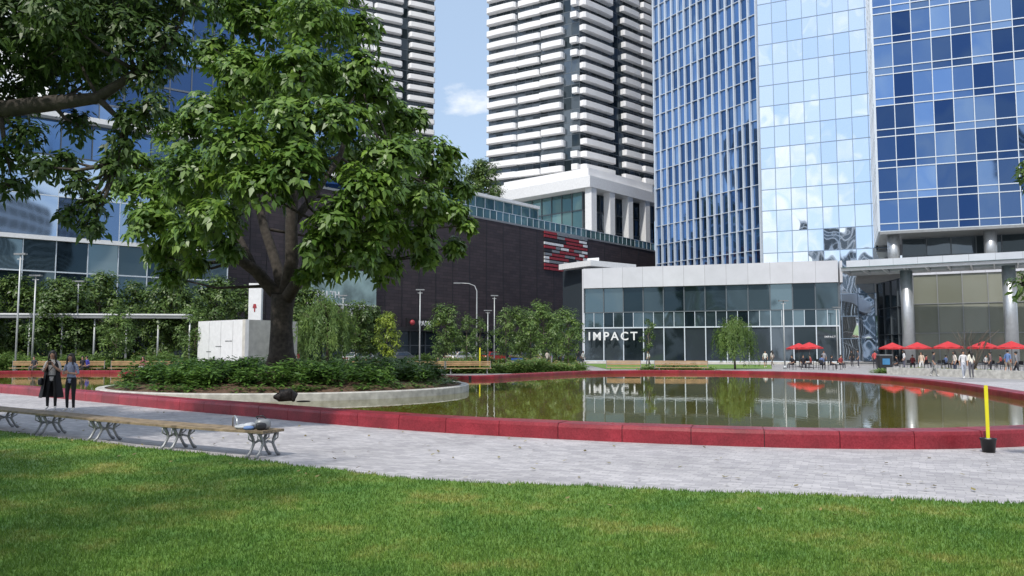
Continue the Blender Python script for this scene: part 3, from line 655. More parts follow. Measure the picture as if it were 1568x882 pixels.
def bed(name,line,wid,hgt,n,L,m,fl=0.02):
    C=[];O=[];FC=[]
    pts=[Vector(p) for p in line]; ls=[(pts[i+1]-pts[i]).length for i in range(len(pts)-1)]; tt=sum(ls)
    for i in range(n):
        s=random.random()*tt; k=0
        while s>ls[k] and k<len(ls)-1: s-=ls[k]; k+=1
        p=pts[k].lerp(pts[k+1],min(1,s/ls[k])); hh_=hgt*random.uniform(.4,1.15)*(.75+.25*math.sin(p.x*1.1)+.15*math.sin(p.x*3.7))
        p=p+Vector((random.uniform(-.3,.3),random.uniform(-wid,wid)/2))
        for j in range(4):
            C.append((p.x+random.gauss(0,.08),p.y+random.gauss(0,.08),hh_*(.2+.8*j/4))); O.append((random.gauss(0,.5),random.gauss(0,.5),1.))
        if random.random()<fl: FC.append((p.x,p.y,hh_+.05))
    C=np.array(C); O=norm(np.array(O)); me=leafmesh('foliage',[leaf_arrays(C,O,3,L,.11,.3,.2)],m); t=[('foliage',me)]
    if FC: FC=np.array(FC); t.append(('flowers',leafmesh('flowers',[leaf_arrays(FC,norm(np.ones_like(FC)),5,.11,.4,.2,.2)],'flower')))
    place(t,name)
bed('tall_grass_bed',[XY(-30,62),XY(120,61.5),XY(310,61)],3,1.5,2600,.5,'leafwil',.05)
bed('flower_bed',[XY(420,60),XY(560,60),XY(640,60)],2,.9,1500,.4,'leafbg',.12)
bed('flower_bed',[XY(640,60),XY(760,61),XY(890,63)],2.4,1.1,2400,.4,'leafwil',.15)
bed('flower_bed',[XY(985,63),XY(1040,62.5),XY(1090,62)],1.4,.6,700,.35,'leafwil',.1)
bed('hedge',[XY(-30,70),XY(310,72)],2,1.9,2500,.5,'leafbg',.0)
bed('hedge',[XY(450,84),XY(880,96)],2,1.2,2500,.45,'leafbg',.0)
bed('flower_bed',[XY(1340,61),XY(1450,56),XY(1570,49)],.8,.4,700,.3,'leafwil',.05)
q=[XY(890,100),XY(1180,93),XY(1180,74),XY(930,72)]
single('lawn_strip',[(p.x,p.y,.02) for p in q],[(3,2,1,0)],'lawn')

# ---------------- buildings
p0=XY(895,105);p1=XY(1285,95); dv=(p1-p0).normalized(); p2=p1+Vector((-dv.y,dv.x))*28
p3=p0+Vector((-dv.y,dv.x))*28; b=B()
facade(b,'front_upper',p0,p1,6.6,9.8,2.6,3.2,'glassteal','mulld',.12,.12,.15)
facade(b,'front_mid',p0,p1,4.6,6.6,1.3,2.0,'glassteal','mull',.07,.1,.12)
facade(b,'front_lower',p0,p1,0.3,4.6,2.6,4.3,'glassdark','mull',.12,.16,.2)
wallbox(b,'plinth','conc',p0,p1,0,.3,-.1,.25)
wallbox(b,'fascia','fascia',p0,p1,9.8,12.4,-.3,.5)
facade(b,'side',p1,p2,.3,9.8,2.4,3.2,'glassteal','mulld',.12,.12,.15)
wallbox(b,'side_fascia','fascia',p1+dv*.5,p2+dv*.5,9.8,12.397,-.3,.02)
poly_prism(b,'roof','grey',[p0+dv*.3,p1-dv*.3,p2,p3],9.9,12.2)
wallbox(b,'left_wall','fascia',p3,p0,0,12.39,-.2,.3)
pv=fin(b,'glass_pavilion',(p0.x,p0.y,0))
ang=math.atan2(dv.y,dv.x); nrm=Vector((dv.y,-dv.x)); tl=lerp(p0,p1,.02)+nrm*.7
text(pv,'impact_lettering','IMPACT',1.5,.06,'white',(tl.x,tl.y,3.0),ang,sp=1.32)
q=lerp(p0,p1,.985)+nrm*.3
text(pv,'door_lettering','IMPACT',.30,.03,'white',(q.x,q.y,3.2),ang,'RIGHT')
# tower A
a0=XY(1008,150);a1=XY(1170,128);a2=XY(1366,120); b=B()
facade(b,'fin_face',a0,a1,0,100,1.75,3.6,'glassfin','mull',.26,.10,.40)
facade(b,'mirror_face',a1,a2,0,100,2.3,3.4,'glassbright','mullb',.10,.12,.07)
a3=a2+Vector((8,35)); a4=a0+Vector((20,40)); poly_prism(b,'core','grey',[a0+Vector((.8,.5)),a1+Vector((0,.5)),a2+Vector((0,.5)),a3,a4],0,99.5)
facade(b,'left_face',a4,a0,0,100,1.75,3.6,'glassfin','mull',.26,.12,.3)
fin(b,'mirror_glass_tower',(a1.x,a1.y,0))
# tower B
b0=XY(1352,105);b1=XY(1640,97); b=B(); d=(b1-b0).normalized(); nb_=Vector((-d.y,d.x))
facade(b,'front',b0,b1,17.4,102,2.25,4.3,'glassblue','mull',.10,.12,.20,extra=1.0)
b2=b1+nb_*30;b3=b0+nb_*30
facade(b,'side',b3,b0,17.4,102,2.25,4.3,'glassblue','mull',.14,.16,.22,extra=1.0)
poly_prism(b,'core','dark',[b0+nb_*.3+d*.3,b1+nb_*.3,b2,b3+d*.3],17.3,101.5)
wallbox(b,'soffit_band','grey',b0,b1,17.0,17.35,-12,.3)
r0=b0+nb_*6+d*3;r1=b1+nb_*6
facade(b,'recess',r0,r1,12.2,17.0,3,2.4,'glassdark','mulld',.12,.12,.12)
for t in (.08,.62): 
    c=b0+d*((b1-b0).length*t)+nb_*1.5; lathe(b,'columns','steel',(c.x,c.y,12.2),[(.75,0),(.75,4.8)],20)
poly_prism(b,'podium_roof','conc',[b0-d*3-nb_*2,b1-nb_*2,b1+nb_*20,b0+nb_*20-d*3],11.8,12.2)
l0=XY(1400,99);l1=XY(1640,91)
facade(b,'lobby',l0,l1,.2,11.0,2.9,3.6,'glasslobby','grey',.1,.08,.14)
facade(b,'lobby_side',XY(1345,112),l0,.2,11.0,2.4,3.6,'glassdark','mulld',.1,.08,.14)
wallbox(b,'lobby_head','fascia',l0,l1,11.0,11.8,-.5,.2)
for px,Y in ((1390,92),(1548,86.5)):
    c=XY(px,Y); lathe(b,'columns','steel',(c.x,c.y,0),[(.66,0),(.66,10.9)],24)
fin(b,'blue_glass_tower',(b0.x,b0.y,0))
b=B(); c0=XY(1290,93.5);c1=XY(1640,82); cd=(c1-c0).normalized(); cn=Vector((-cd.y,cd.x))
wallbox(b,'front_beam','white',c0,c1,11.0,11.35,-.3,0)
wallbox(b,'rear_beam','white',c0+cn*7,c1+cn*7,11.0,11.35,-.3,0)
L_=(c1-c0).length
for i in range(int(L_/2.2)+1):
    q=c0+cd*(i*2.2); wallbox(b,'ribs','white',q+cn*.3,q+cn*6.99,10.95,11.3,0,.14)
wallbox(b,'glazing','rail',c0+cn*.1,c1+cn*.1,11.36,11.40,-7,.4)
wallbox(b,'fascia_upper','fascia',c0+cn*4,c1+cn*4,11.42,12.6,-.4,0)
fin(b,'entrance_canopy',(c0.x,c0.y,0))

# dark podium
b=B(); 
def P2(px,off=0): return PD(px)+pn*off
wallbox(b,'brick_wall','podium',PD(330),PD(1012),4.5,22,-30,0)
facade(b,'shopfront',P2(330,-.4),P2(1012,-.4),.2,4.5,3,2.15,'glassdark','mulld',.15,.15,.2)
wallbox(b,'street_canopy','dark',P2(560),P2(760),4.3,4.8,0,2.0)
wallbox(b,'parapet','grey',PD(330),PD(1012),22.003,22.3,-.5,.08)
facade(b,'balustrade',P2(715,-1),P2(1010,-1),22.3,24.0,1.6,1.7,'rail','mull',.06,.08,.06)
facade(b,'terrace_rooms',P2(600,-7),P2(872,-7),22.1,27.5,2.4,2.7,'rail','mull',.1,.12,.12)
poly_prism(b,'terrace_roof','white',[P2(600,-6.5),P2(872,-6.5),P2(872,-14),P2(600,-14)],27.5,28.0)
for r in range(11):
    z=15.4+r*.62; x=833
    while x<899:
        w_=random.choice((8,12,18,22)); m_=random.choice(('redwhite_r','redwhite_r','white','dark','grey')); wallbox(b,'louvre_'+m_,m_,PD(x),PD(min(900,x+w_)-.8),z,z+.42,.02,.18); x+=w_
for px in range(380,1005,26): wallbox(b,'pilaster_joints','dark',PD(px),PD(px+.6),4.9,21.9,.0,.05)
fin(b,'dark_brick_podium',(PD(330).x,PD(330).y,0))
pang=math.atan2(pdir.y,pdir.x)
b=B(); poly_prism(b,'roof_slab','white',[XY(856,118),XY(905,112),XY(975,118),XY(930,126)],13.6,14.4); poly_prism(b,'storey','glassdark',[XY(862,120),XY(905,114),XY(968,119),XY(930,125)],0,13.6)
poly_prism(b,'upper_slab','white',[XY(900,117),XY(918,116),XY(918,121),XY(902,121)],14.403,15.2)
fin(b,'white_roofed_building',(XY(905,112).x,112,0))
b=B(); wallbox(b,'panel',mat('sign_panel_teal',(.30,.42,.42),.4,var=.5,scale=.4),P2(470),P2(573),7.6,12,.05,.35); wallbox(b,'frame','white',P2(469.5),P2(573.5),7.4,7.6,.04,.4)
wallbox(b,'lower_panel','white',P2(520),P2(573),6.0,7.3,.05,.3)
hs=fin(b,'health_billboard',(P2(470).x,P2(470).y,0)); q=P2(472,.45); text(hs,'lettering','HEALTH',1.15,.03,'white',(q.x,q.y,8.3),pang,sp=1.05)
b=B(); wallbox(b,'board','black',P2(604,2.2),P2(656,2.2),4.85,6.0,.0,.25); ps=fin(b,'parking_sign',(P2(604).x,P2(604).y,0)); q=P2(622,2.5); text(ps,'lettering','PARK',.95,.02,'white',(q.x,q.y,5.05),pang,sp=1.05)
bb=B()
for px_,m_ in ((612,'redwhite_r'),(652,'leafyel')):
    q=P2(px_,2.5); blob(bb,'dot_'+m_,m_,(q.x,q.y,5.42),(.38,.38,.38),n=8)
for k,me in bb.meshes(ps.location): o=bpy.data.objects.new(k,me); scene.collection.objects.link(o); o.parent=ps

# condo towers with gently curved balcony bands
def bandseg(b,q0,q1,s0,s1,z0,z1,o,bul):
    dd=(Vector(q1)-Vector(q0)); n=Vector((dd.y,-dd.x)).normalized(); pts=[]
    ts_=(0,.015,.05,.15,.35,.5,.65,.85,.95,.985,1)
    for t in ts_:
        e=min(1,min(t,1-t)/.05); off=o*.72+o*.28*e+bul*math.sin(math.pi*t)
        q=lerp(q0,q1,s0+(s1-s0)*t)+n*off; pts.append((q.x,q.y))
    a=lerp(q0,q1,s1)+n*.05; c=lerp(q0,q1,s0)+n*.05; pts+=[(a.x,a.y),(c.x,c.y)]
    poly_prism(b,'balconies','condo',pts,z0,z1)
def condo(name,faces,z0,z1,fh,segs,bk=Vector((4,24))):
    b=B(); orig=faces[0][1]
    for fi,(q0,q1) in enumerate(faces):
        facade(b,'windows%d'%fi,q0,q1,z0,z1,1.9,fh,'glassdark','mulld',.08,.15,.04)
        z=z0+.2; fl=0
        while z<z1-1:
            for (s0,s1,o) in segs[fi]:
                if (s1-s0)<.1 and fl%3==0: continue
                sh=.010*math.sin(fl*.8+s0*9)
                bandseg(b,q0,q1,max(0,s0+sh) if s0>0 else 0,min(1,s1+sh) if s1<1 else 1,z,z+1.22,o+.12*math.sin(fl*.55+s0*7),.12)
            fl+=1; z+=fh
    pts=[faces[0][0],faces[0][1],faces[-1][1]]
    poly_prism(b,'core','grey',[pts[0]+Vector((.5,.8)),pts[1]+Vector((-.2,.8)),pts[2]+Vector((-.5,.8)),pts[2]+bk,pts[0]+bk],z0-2,z1)
    return fin(b,name,(orig.x,orig.y,0))
cC=XY(890,170);cL=XY(748,182);cR=XY(1004,188)
condo('white_condo_tower',[(cL,cC),(cC,cR)],37.5,118,2.82,[[(0,.34,1.5),(.345,.60,1.2),(.605,.84,1.5),(.93,1.0,1.2)],[(0,.40,1.4),(.54,.78,1.2),(.785,1,1.5)]])
b=B(); q0,q1,q2=XY(765,168),XY(905,152),XY(1008,170)
poly_prism(b,'cornice_slab','white',[q0,q1,q2,q2+Vector((5,24)),q0+Vector((5,24))],33.2,35.4)
poly_prism(b,'plinth','condo',[lerp(q0,q1,.05)+Vector((0,2)),q1+Vector((0,3)),lerp(q1,q2,.96)+Vector((0,2)),q2+Vector((5,22)),q0+Vector((5,22))],35.4,37.6)
facade(b,'glazing_left',q0+Vector((1,4)),q1+Vector((-1,5)),22.2,33.2,2.6,3.6,'rail','mulld',.15,.2,.15)
facade(b,'glazing_right',q1+Vector((-1,5)),q2+Vector((0,4)),22.2,33.2,2.6,3.6,'glassdark','mulld',.15,.3,.15)
for t in (.02,.28,.55,.82):
    c=lerp(q1,q2,t)+Vector((0,1.5)); box(b,'columns','white',(c.x,c.y,27.7),(1.6,1.6,11),.8)
poly_prism(b,'terrace_slab','conc',[P2(600,-1.5),P2(1010,-1.5),P2(1010,-40),P2(600,-40)],22.0,22.2) 
fin(b,'white_framed_podium',(q1.x,q1.y,0))
condo('white_condo_tower',[(XY(520,196),XY(661,208))],30,128,2.82,[[(0,.3,1.4),(.305,.62,1.6),(.70,1.0,1.4)]],bk=Vector((-14,24)))
# left buildings
b=B(); Lp=lambda px:XY(px,1/(.01351-6.2e-6*(px-80)))
l0,l1=Lp(-140),Lp(346)
facade(b,'shopfront',l0,l1,0.1,6,3,3,'glassdark','mulld',.15,.15,.2)
facade(b,'first_floors',l0,l1,6,12,2.6,3,'glassteal','mull',.08,.12,.12)
wallbox(b,'slab','white',l0,l1,11.9,12.3,-.1,.5)
facade(b,'mirror_floors',l0,l1,12.3,20,5.2,3.85,'glassleft','mull',.05,.1,.06)
facade(b,'top_floor',l0,l1,20,23.4,2.6,3.4,'glassfin','mulld',.1,.12,.12)
wallbox(b,'roof_edge','white',l0,l1,23.4,23.9,-25,1.2)
fin(b,'glass_office_block',(l0.x,l0.y,0))
b=B(); facade(b,'front',XY(60,98),XY(545,124),0,56,2.8,3.8,'glassblue','mulld',.12,.25,.2); poly_prism(b,'core','grey',[XY(60,98.5),XY(545,124.5),XY(545,150),XY(60,140)],0,55.9)
fin(b,'blue_office_building',(XY(60,98).x,98,0))
for i,(x,y,w_,h_) in enumerate(((-70,-120,34,50),(60,-130,30,75),(120,-90,34,60),(-150,-60,30,60),(170,-30,30,85),(175,40,26,60),(20,-210,34,95))):
    b=B(); A=Vector((x+w_/2,y+14));A2=Vector((x-w_/2,y+14)); facade(b,'front',A,A2,0,h_,4,3.6,'glassdark','condo',.3,.9,.3)
    box(b,'core','grey',(x,y-1.2,h_/2),(w_,30,h_-.2)); fin(b,'apartment_tower',(x,y,0))

b=B(); k0,k1,k2=XY(304,63),XY(376,58.5),XY(456,63)
wallbox(b,'white_wall','white',k0,k1,0,4.0,-.3,0); wallbox(b,'concrete_wall','conc',k1,k2,0,3.99,-.3,0)
poly_prism(b,'roof','conc',[k0+Vector((.3,.2)),k1+Vector((0,.4)),k2+Vector((-.3,.2)),XY(390,68)],3.6,3.9)
wallbox(b,'door','grey',lerp(k1,k2,.55),lerp(k1,k2,.7),0,2.2,0,.05)
for i in range(3): wallbox(b,'wall_marks','grey',lerp(k0,k1,.2+.2*i),lerp(k0,k1,.3+.22*i),1.6+.4*i,1.66+.4*i,0,.02)
for i in range(1,4): wallbox(b,'panel_joints','grey',lerp(k0,k1,i/4),lerp(k0,k1,i/4+.004),0,3.9,0,.006)
fin(b,'park_washroom_building',(k1.x,k1.y,0))
b=B(); q=XY(391,70); box(b,'pillar','white',(q.x,q.y,3.8),(1.1,.5,7.6)); box(b,'logo_top','redwhite_r',(q.x,q.y-.27,5.6),(.35,.04,.35),0,.6); box(b,'logo_stem','redwhite_r',(q.x,q.y-.27,5.25),(.1,.04,.3)); box(b,'dark_base','grey',(q.x,q.y-.27,1.5),(.9,.04,2.2)); fin(b,'pylon_sign',(q.x,q.y,0))
b=B(); e0,e1=XY(-60,64),XY(288,66)
wallbox(b,'roof','grey',e0,e1,4.35,4.6,-2.5,0)
for i in range(8): c=lerp(e0,e1,i/7); tube(b,'posts','lamp',[(c.x,c.y+.4,0),(c.x,c.y+.4,4.35)],[.09,.07],8)
wallbox(b,'front_fascia','white',e0,e1,4.6,4.72,-2.4,.06)
fin(b,'park_pergola',(e0.x,e0.y,0))

# ---------------- lamps
def lamp(arm):
    b=B(); lathe(b,'base','lamp',(0,0,0),[(.16,0),(.16,.25),(.09,.4)],12); 
    if arm: tube(b,'pole','lamp',[(0,0,.3),(0,0,5),(0,0,8.6),(-.25,0,9.2),(-.9,0,9.45),(-1.9,0,9.5)],[.09,.08,.06,.05,.045,.04],8); box(b,'head','grey',(-2.2,0,9.48),(.75,.28,.14))
    else: tube(b,'pole','lamp',[(0,0,.3),(0,0,4),(0,0,8.2)],[.08,.065,.05],8); box(b,'head','grey',(.0,-.0,8.25),(.9,.3,.12)); box(b,'bracket','lamp',(0,0,7.9),(.5,.06,.06))
    return b.meshes()
la=lamp(True); lb=lamp(False)
for px,Y,top,t in ((27,60,388,lb),(52,61,421,lb),(643,84,443,lb),(730,88,433,la),(1200,74,460,lb),(525,80,452,lb),(757,98,452,lb),(747,90,475,lb),(118,66,430,lb),(1281,90,470,lb)):
    q=XY(px,Y); h=9.55 if t is la else 8.3; s=ZZ(top,Y)/h; place(t,'street_lamp',(q.x,q.y,0),random.uniform(-.3,.3),(1,1,s))
b=B(); box(b,'stake','yellow',(0,0,.8),(.07,.04,1.6)); box(b,'foot','black',(0,0,.06),(.3,.3,.12),0,.8); yt=b.meshes()
q=XY(735,60); place(yt,'yellow_marker_post',(q.x,q.y,0),0,1.2)
q=G(1514,693); b=B(); lathe(b,'bucket','black',(q.x,q.y,0),[(.10,.004),(.125,.22),(.135,.225),(.135,.25),(.115,.25),(.11,.2),(.0,.2)],20)
v=[]; 
for z,w_ in ((.18,.03),(1.13,.034),(1.17,.028)):
    v+=[(q.x-w_,q.y-.012,z),(q.x+w_,q.y-.004,z),(q.x+w_,q.y+.012,z),(q.x-w_,q.y+.004,z)]
b.add('stake','yellow',v,[(0,1,5,4),(1,2,6,5),(2,3,7,6),(3,0,4,7),(4,5,9,8),(5,6,10,9),(6,7,11,10),(7,4,8,11),(8,9,10,11)])
lathe(b,'collar','grey',(q.x,q.y,.2),[(.05,0),(.05,.05)],10)
fin(b,'yellow_marker_post',(q.x,q.y,0))

# ---------------- benches
def bench_along(pts,seat=.46,width=.52,slat=5,frames=None,wood='wood',leg='grey'):
    b=B(); P_=[Vector(p) for p in pts]
    def fra(i): 
        d=(P_[min(i+1,len(P_)-1)]-P_[max(0,i-1)]).normalized(); return P_[i],Vector((-d.y,d.x)),d
    for s in range(slat):
        o0=-width/2+width*s/slat+.008; o1=-width/2+width*(s+1)/slat-.008; v=[];f=[]
        for i in range(len(P_)):
            p,nn,_=fra(i)
            for o_,z in ((o0,seat-.045),(o0,seat-.006),(o0+.006,seat),(o1-.006,seat),(o1,seat-.006),(o1,seat-.045)): q=p+nn*o_; v.append((q.x,q.y,z))
        for i in range(len(P_)-1):
            for k in range(6): f.append((i*6+k,i*6+(k+1)%6,(i+1)*6+(k+1)%6,(i+1)*6+k))
        f.append(tuple(range(5,-1,-1))); f.append(tuple((len(P_)-1)*6+k for k in range(6))); b.add('seat_slats',wood,v,f)
    for fpos in frames:
        s=fpos;k=0
        while k<len(P_)-2 and s>(P_[k+1]-P_[k]).length: s-=(P_[k+1]-P_[k]).length; k+=1
        d=(P_[k+1]-P_[k]).normalized(); c=P_[k]+d*s; nn=Vector((-d.y,d.x)); z1=seat-.05
        def pt(o,z,al=0): q=c+nn*o+d*al; return (q.x,q.y,z)
        tube(b,'cast_frames',leg,[pt(-width/2+.02,z1),pt(width/2-.02,z1)],[.026,.026],6)
        for sg_ in (-1,1):
            tube(b,'cast_frames',leg,[pt(sg_*.20,z1),pt(sg_*.13,z1-.12),pt(sg_*.12,.22),pt(sg_*.20,.08),pt(sg_*.27,.015)],[.03,.027,.025,.026,.034],8)
            tube(b,'cast_frames',leg,[pt(sg_*.24,z1-.01),pt(sg_*.235,z1-.1),pt(sg_*.12,z1-.16)],[.014,.012,.012],6)
        tube(b,'cast_frames',leg,[pt(-.12,.23),pt(0,.27),pt(.12,.23)],[.018,.022,.018],6)
    return b
A=[(-3.98,13.45),(-5.0,13.95),(-6.1,14.6),(-7.2,15.3),(-8.3,16.05),(-9.5,16.9),(-10.8,17.8),(-12.2,18.8),(-13.8,20),(-15.5,21.4)]
b=bench_along(A,frames=[.12,.32,2.2,2.45,4.6,4.85,6.8,7.05,9.0,9.25,11.2,11.4])
for (x,y) in ((-4.75,13.83),): 
    tube(b,'armrest','steel',[(x+.10,y-.22,.46),(x+.10,y-.22,.62),(x-.02,y+.02,.66),(x-.13,y+.24,.62),(x-.13,y+.24,.46)],[.014]*5,8)
fin(b,'curved_park_bench',(-3.98,13.45,0))
b=B(); cb=mat('jacket_pale',(.42,.44,.47),.85,var=.3,scale=12,bump=.5)
blob(b,'main_body','grey',(-4.18,13.50,.55),(.13,.10,.095),.75,.5); blob(b,'front_pocket','dark',(-4.18,13.40,.525),(.09,.05,.06),.7,.5)
tube(b,'strap','dark',[(-4.26,13.5,.62),(-4.28,13.46,.68),(-4.18,13.48,.69),(-4.12,13.5,.63)],[.012]*4,6)
fin(b,'backpack',(-4.18,13.5,.46))
b=B(); blob(b,'folds',cb,(-4.50,13.66,.495),(.2,.16,.045),.9,.4); blob(b,'folds',cb,(-4.42,13.58,.52),(.12,.09,.05),.9,1.2); blob(b,'blue_lining',mat('lining_blue',(.12,.2,.4),.8),(-4.40,13.46,.49),(.09,.07,.035),.9,.2); fin(b,'folded_jacket',(-4.5,13.66,.46))
def fb(px0,px1,Y,Y2=None,wood='woodfar'):
    a=XY(px0,Y); c=XY(px1,Y2 or Y); pts=[a.lerp(c,t) for t in (0,.25,.5,.75,1)]; L=(c-a).length
    b=bench_along([tuple(p) for p in pts],seat=.46,frames=[.3+i*(L-.6)/max(1,int(L/2)) for i in range(int(L/2)+1)],wood=wood)
    nn=(c-a).normalized(); nn=Vector((-nn.y,nn.x))
    for z in (.62,.74,.86): wallbox(b,'back_slats',wood,a+nn*.25,c+nn*.25,z,z+.09,-.03,0)
    for i in range(int(L/2)+1):
        q=a.lerp(c,i/max(1,int(L/2)))+nn*.29; box(b,'back_posts','grey',(q.x,q.y,.66),(.06,.05,.62))
    fin(b,'park_bench',(a.x,a.y,0))
fb(528,598,58.6,58); fb(602,680,58,57.6); fb(684,752,57.6,58.2); fb(928,980,61,60.6); fb(1002,1083,60.2,59.8); fb(20,160,58.5,58.8); fb(170,280,58.8,58.6)
fb(555,577,50.75)

# beaver on the wall
q=G(437,617,.325); 
me=skin_mesh([(0,0,.17),(-.14,0,.20),(-.25,0,.14),(.12,0,.17),(.22,-.01,.15),(.29,-.02,.13),(-.18,-.11,.05),(-.18,.11,.05),(.14,-.10,.05),(.14,.09,.05)],[(.14,.15),(.15,.18),(.10,.10),(.12,.13),(.085,.08),(.04,.035),(.045,.04),(.045,.04),(.035,.03),(.035,.03)],[(0,1),(1,2),(0,3),(3,4),(4,5),(1,6),(1,7),(3,8),(3,9)],2)
me.materials.append(M['bronze']); b=B(); blob(b,'flat_tail','bronze',(-.42,.03,.03),(.17,.075,.022),.9); blob(b,'ears','bronze',(.18,-.065,.23),(.018,.012,.02),n=5); blob(b,'ears','bronze',(.18,.05,.23),(.018,.012,.02),n=5); blob(b,'teeth','kerb',(.325,-.02,.10),(.008,.012,.014),n=4)
place([('body',me)]+b.meshes(),'beaver_statue',(q.x,q.y,.325),math.pi+.35,1.15)

# ---------------- cafe furniture
def umbrella():
    b=B(); tube(b,'pole','grey',[(0,0,0),(0,0,2.5)],[.03,.025],8); lathe(b,'base','dark',(0,0,0),[(.3,0),(.3,.06),(.05,.1)],12)
    n=8;v=[(0,0,2.62)];f=[]
    for i in range(n): a=2*math.pi*i/n; v.append((1.35*math.cos(a),1.35*math.sin(a),2.05))
    for i in range(n): a=2*math.pi*(i+.5)/n; v.append((1.22*math.cos(a),1.22*math.sin(a),2.09))
    for i in range(n): a=2*math.pi*i/n; v.append((1.35*math.cos(a),1.35*math.sin(a),1.93))
    for i in range(n): f+=[(0,1+i,9+i),(0,9+i,1+(i+1)%n)]
    for i in range(n): f.append((1+i,17+i,17+(i+1)%n,1+(i+1)%n))
    b.add('canopy','red',v,f)
    for i in range(n): tube(b,'ribs','grey',[(0,0,2.3),v[1+i]],[.01,.008],4)
    lathe(b,'table_top','dark',(0,0,.72),[(.45,0),(.45,.03)],16); return b.meshes()
um=umbrella()
def chair():
    b=B(); box(b,'seat','dark',(0,0,.45),(.42,.42,.03)); box(b,'backrest','dark',(0,.2,.72),(.40,.03,.28))
    for x in (-.18,.18):
        tube(b,'legs','dark',[(x,.19,0),(x,.2,.85)],[.014,.014],6); tube(b,'legs','dark',[(x,-.2,0),(x,-.18,.45)],[.014,.014],6)
    return b.meshes()
ch=chair()
for px,Y in ((1222,82),(1238,78),(1365,76),(1403,72),(1450,70),(1504,67),(1547,64)):
    q=XY(px,Y); place(um,'patio_umbrella',(q.x,q.y,0),random.random(),random.uniform(.92,1.02))
    for a in (.4,3.4): place(ch,'cafe_chair',(q.x+.8*math.cos(a),q.y+.8*math.sin(a),0),a-1.57)
for i,px in enumerate((1212,1228,1240,1256,1270,1285,1372,1395,1415,1445,1458,1506,1530,1540)):
    q=XY(px,random.uniform(66,76)); c=random.choice(((.02,.02,.03),(.5,.5,.5),(.3,.05,.05),(.1,.15,.3))); a=random.random()*6
    human('seated_person',(q.x,q.y,0),a,'sit',c,(.03,.03,.04)); place(ch,'cafe_chair',(q.x,q.y,0),a+math.pi)
b=B(); box(b,'body',mat('bin_blue',(.02,.08,.4),.5),(0,0,.55),(.9,.7,1.1),0,1.06); box(b,'lid','dark',(0,0,1.16),(.98,.78,.08)); bt=b.meshes()
q=XY(792,64); place(bt,'recycling_bin',(q.x,q.y,0))
b=B(); box(b,'body','dark',(0,0,.65),(1.0,.6,1.3)); box(b,'lid','grey',(0,0,1.34),(1.05,.65,.08)); box(b,'label',mat('bin_label',(.05,.2,.4),.5),(0,-.31,.8),(.6,.02,.5)); bt=b.meshes()
for px,Y in ((1352,66),(385,64)): q=XY(px,Y); place(bt,'waste_bin',(q.x,q.y,0))
b=B(); wallbox(b,'stone','kerb',XY(1355,58),XY(1590,47),0,.5,-.4,0); fin(b,'seat_wall',(XY(1355,58).x,58,0))

# ---------------- cars
def car(c,name):
    b=B(); pm=mat(name,c,.3,.1,var=.03,spec=.8)
    prof=[(-2.2,.35),(-2.25,.7),(-2.1,.95),(-1.5,1.02),(-.95,1.45),(.75,1.47),(1.5,1.0),(2.1,.85),(2.25,.6),(2.2,.3)]
    n=len(prof); v=[];f=[]
    for y in (-.86,-.80,.80,.86):
        for x,z in prof:
            yy=y*(.80 if z>1.2 else 1.0); v.append((x*(.985 if abs(y)>.83 else 1),yy,z))
    for j in range(3):
        for i in range(n): f.append((j*n+i,(j+1)*n+i,(j+1)*n+(i+1)%n,j*n+(i+1)%n))
    f.append(tuple(range(n))); f.append(tuple(3*n+k for k in range(n-1,-1,-1))); b.add('body',pm,v,f)
    for s in (-1,1):
        b.add('windows','glassdark',[(-1.35,s*.87,1.03),(1.3,s*.87,1.03),(.7,s*.715,1.42),(-.88,s*.715,1.42)],[(0,1,2,3)])
        for x in (-1.35,1.4):
            v=[];f=[]
            for yy in (s*.70,s*.90):
                for k in range(16): a=2*math.pi*k/16; v.append((x+.33*math.cos(a),yy,.33+.33*math.sin(a)))
            for k in range(16): f.append((k,(k+1)%16,16+(k+1)%16,16+k))
            f+= [tuple(range(16)),tuple(range(31,15,-1))]; b.add('wheels','black',v,f)
            v=[(x+.2*math.cos(2*math.pi*k/12),s*.905,.33+.2*math.sin(2*math.pi*k/12)) for k in range(12)]; b.add('hubs','steel',v,[tuple(range(12))])
    b.add('windows','glassdark',[(1.48,-.7,1.03),(1.48,.7,1.03),(.80,.64,1.44),(.80,-.64,1.44)],[(0,1,2,3)])
    b.add('windows','glassdark',[(-1.53,-.7,1.06),(-1.53,.7,1.06),(-1.0,.62,1.42),(-1.0,-.62,1.42)],[(3,2,1,0)])
    box(b,'lights','white',(2.24,-.6,.68),(.05,.3,.12)); box(b,'lights','white',(2.24,.6,.68),(.05,.3,.12)); box(b,'tail','redwhite_r',(-2.25,0,.82),(.04,1.5,.1))
    return b.meshes()
cw=car((.7,.7,.72),'car_white'); cr_=car((.4,.02,.02),'car_red'); cg=car((.12,.13,.15),'car_grey')
for px,off,t in ((628,9.5,cw),(668,10.5,cr_),(690,7,cw),(470,10,cw),(300,11,cg),(285,8,cw),(560,6.5,cg),(730,9,cg)):
    q=PD(px)+pn*off; place(t,'parked_car',(q.x,q.y,.01),pang+(0 if off>8 else math.pi))

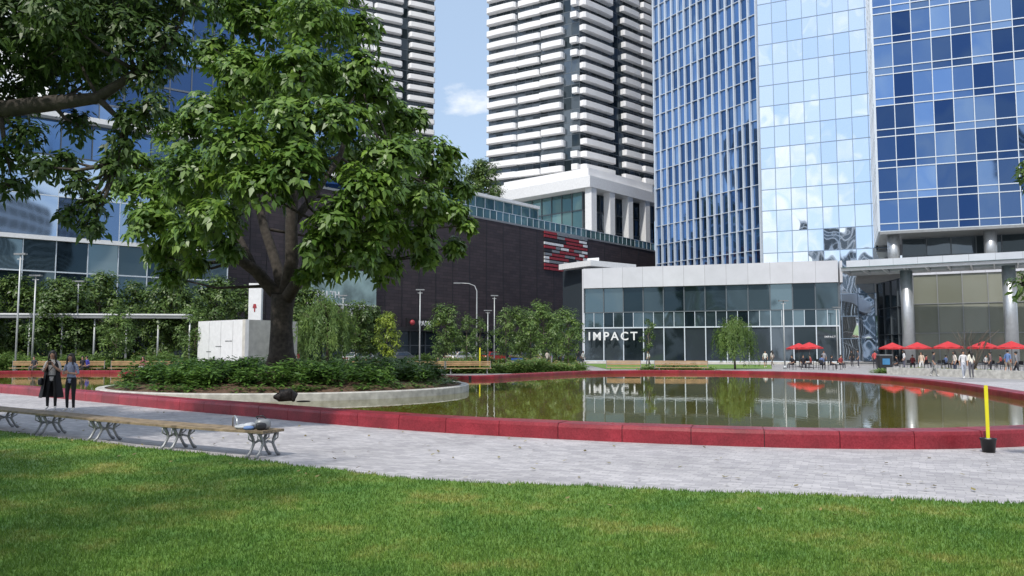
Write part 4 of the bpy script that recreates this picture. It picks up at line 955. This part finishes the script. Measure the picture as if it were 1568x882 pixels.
# ---------------- light, sky, camera
el=math.radians(52); az=math.radians(207)
ts=Vector((math.sin(az)*math.cos(el),math.cos(az)*math.cos(el),math.sin(el)))
sun=bpy.data.lights.new('sun','SUN'); sun.energy=3.6; sun.angle=math.radians(1.5); sun.color=(1,.95,.87)
so=bpy.data.objects.new('sun',sun); scene.collection.objects.link(so); so.rotation_euler=(-ts).to_track_quat('-Z','Y').to_euler(); so.location=(0,0,50)
w=bpy.data.worlds.new('World'); scene.world=w; w.use_nodes=True; nt=w.node_tree; L=nt.links.new; bg=nt.nodes['Background']
sk=N(nt,'ShaderNodeTexSky',sky_type='NISHITA'); sk.sun_disc=False; sk.sun_elevation=el; sk.sun_rotation=az; sk.air_density=1.0; sk.dust_density=1.5; sk.ozone_density=1.5
hz=N(nt,'ShaderNodeMix',data_type='RGBA'); hz.inputs[0].default_value=.62; L(sk.outputs[0],hz.inputs[6]); hz.inputs[7].default_value=(4.3,5.6,7.4,1)
tc=N(nt,'ShaderNodeTexCoord'); mp=N(nt,'ShaderNodeMapping'); mp.inputs['Scale'].default_value=(1,1,2.0); mp.inputs['Location'].default_value=(.3,.1,0); L(tc.outputs['Generated'],mp.inputs['Vector'])
no=N(nt,'ShaderNodeTexNoise'); no.inputs['Scale'].default_value=3.6; no.inputs['Detail'].default_value=9; no.inputs['Roughness'].default_value=.55; L(mp.outputs[0],no.inputs['Vector'])
sp=N(nt,'ShaderNodeSeparateXYZ'); L(tc.outputs['Generated'],sp.inputs[0])
ma=N(nt,'ShaderNodeMath',operation='MULTIPLY_ADD'); L(sp.outputs[1],ma.inputs[0]); ma.inputs[1].default_value=-.05; L(no.outputs['Fac'],ma.inputs[2])
r=N(nt,'ShaderNodeValToRGB'); r.color_ramp.elements[0].position=.50; r.color_ramp.elements[0].color=(.0,.0,.0,1); r.color_ramp.elements[1].position=.585; L(ma.outputs[0],r.inputs['Fac'])
mx=N(nt,'ShaderNodeMix',data_type='RGBA'); L(r.outputs['Color'],mx.inputs[0]); L(hz.outputs[2],mx.inputs[6]); mx.inputs[7].default_value=(7.6,7.8,8.1,1)
L(mx.outputs[2],bg.inputs['Color']); bg.inputs['Strength'].default_value=.145
cam=bpy.data.cameras.new('camera'); co=bpy.data.objects.new('camera',cam); scene.collection.objects.link(co); cam.sensor_width=36; cam.lens=36*F/1568; cam.clip_end=4000; cam.clip_start=.1
co.location=(0,0,H); co.rotation_euler=(math.pi/2+PITCH,0,0); scene.camera=co
scene.view_settings.view_transform='Standard'; scene.view_settings.look='None'; scene.view_settings.exposure=0
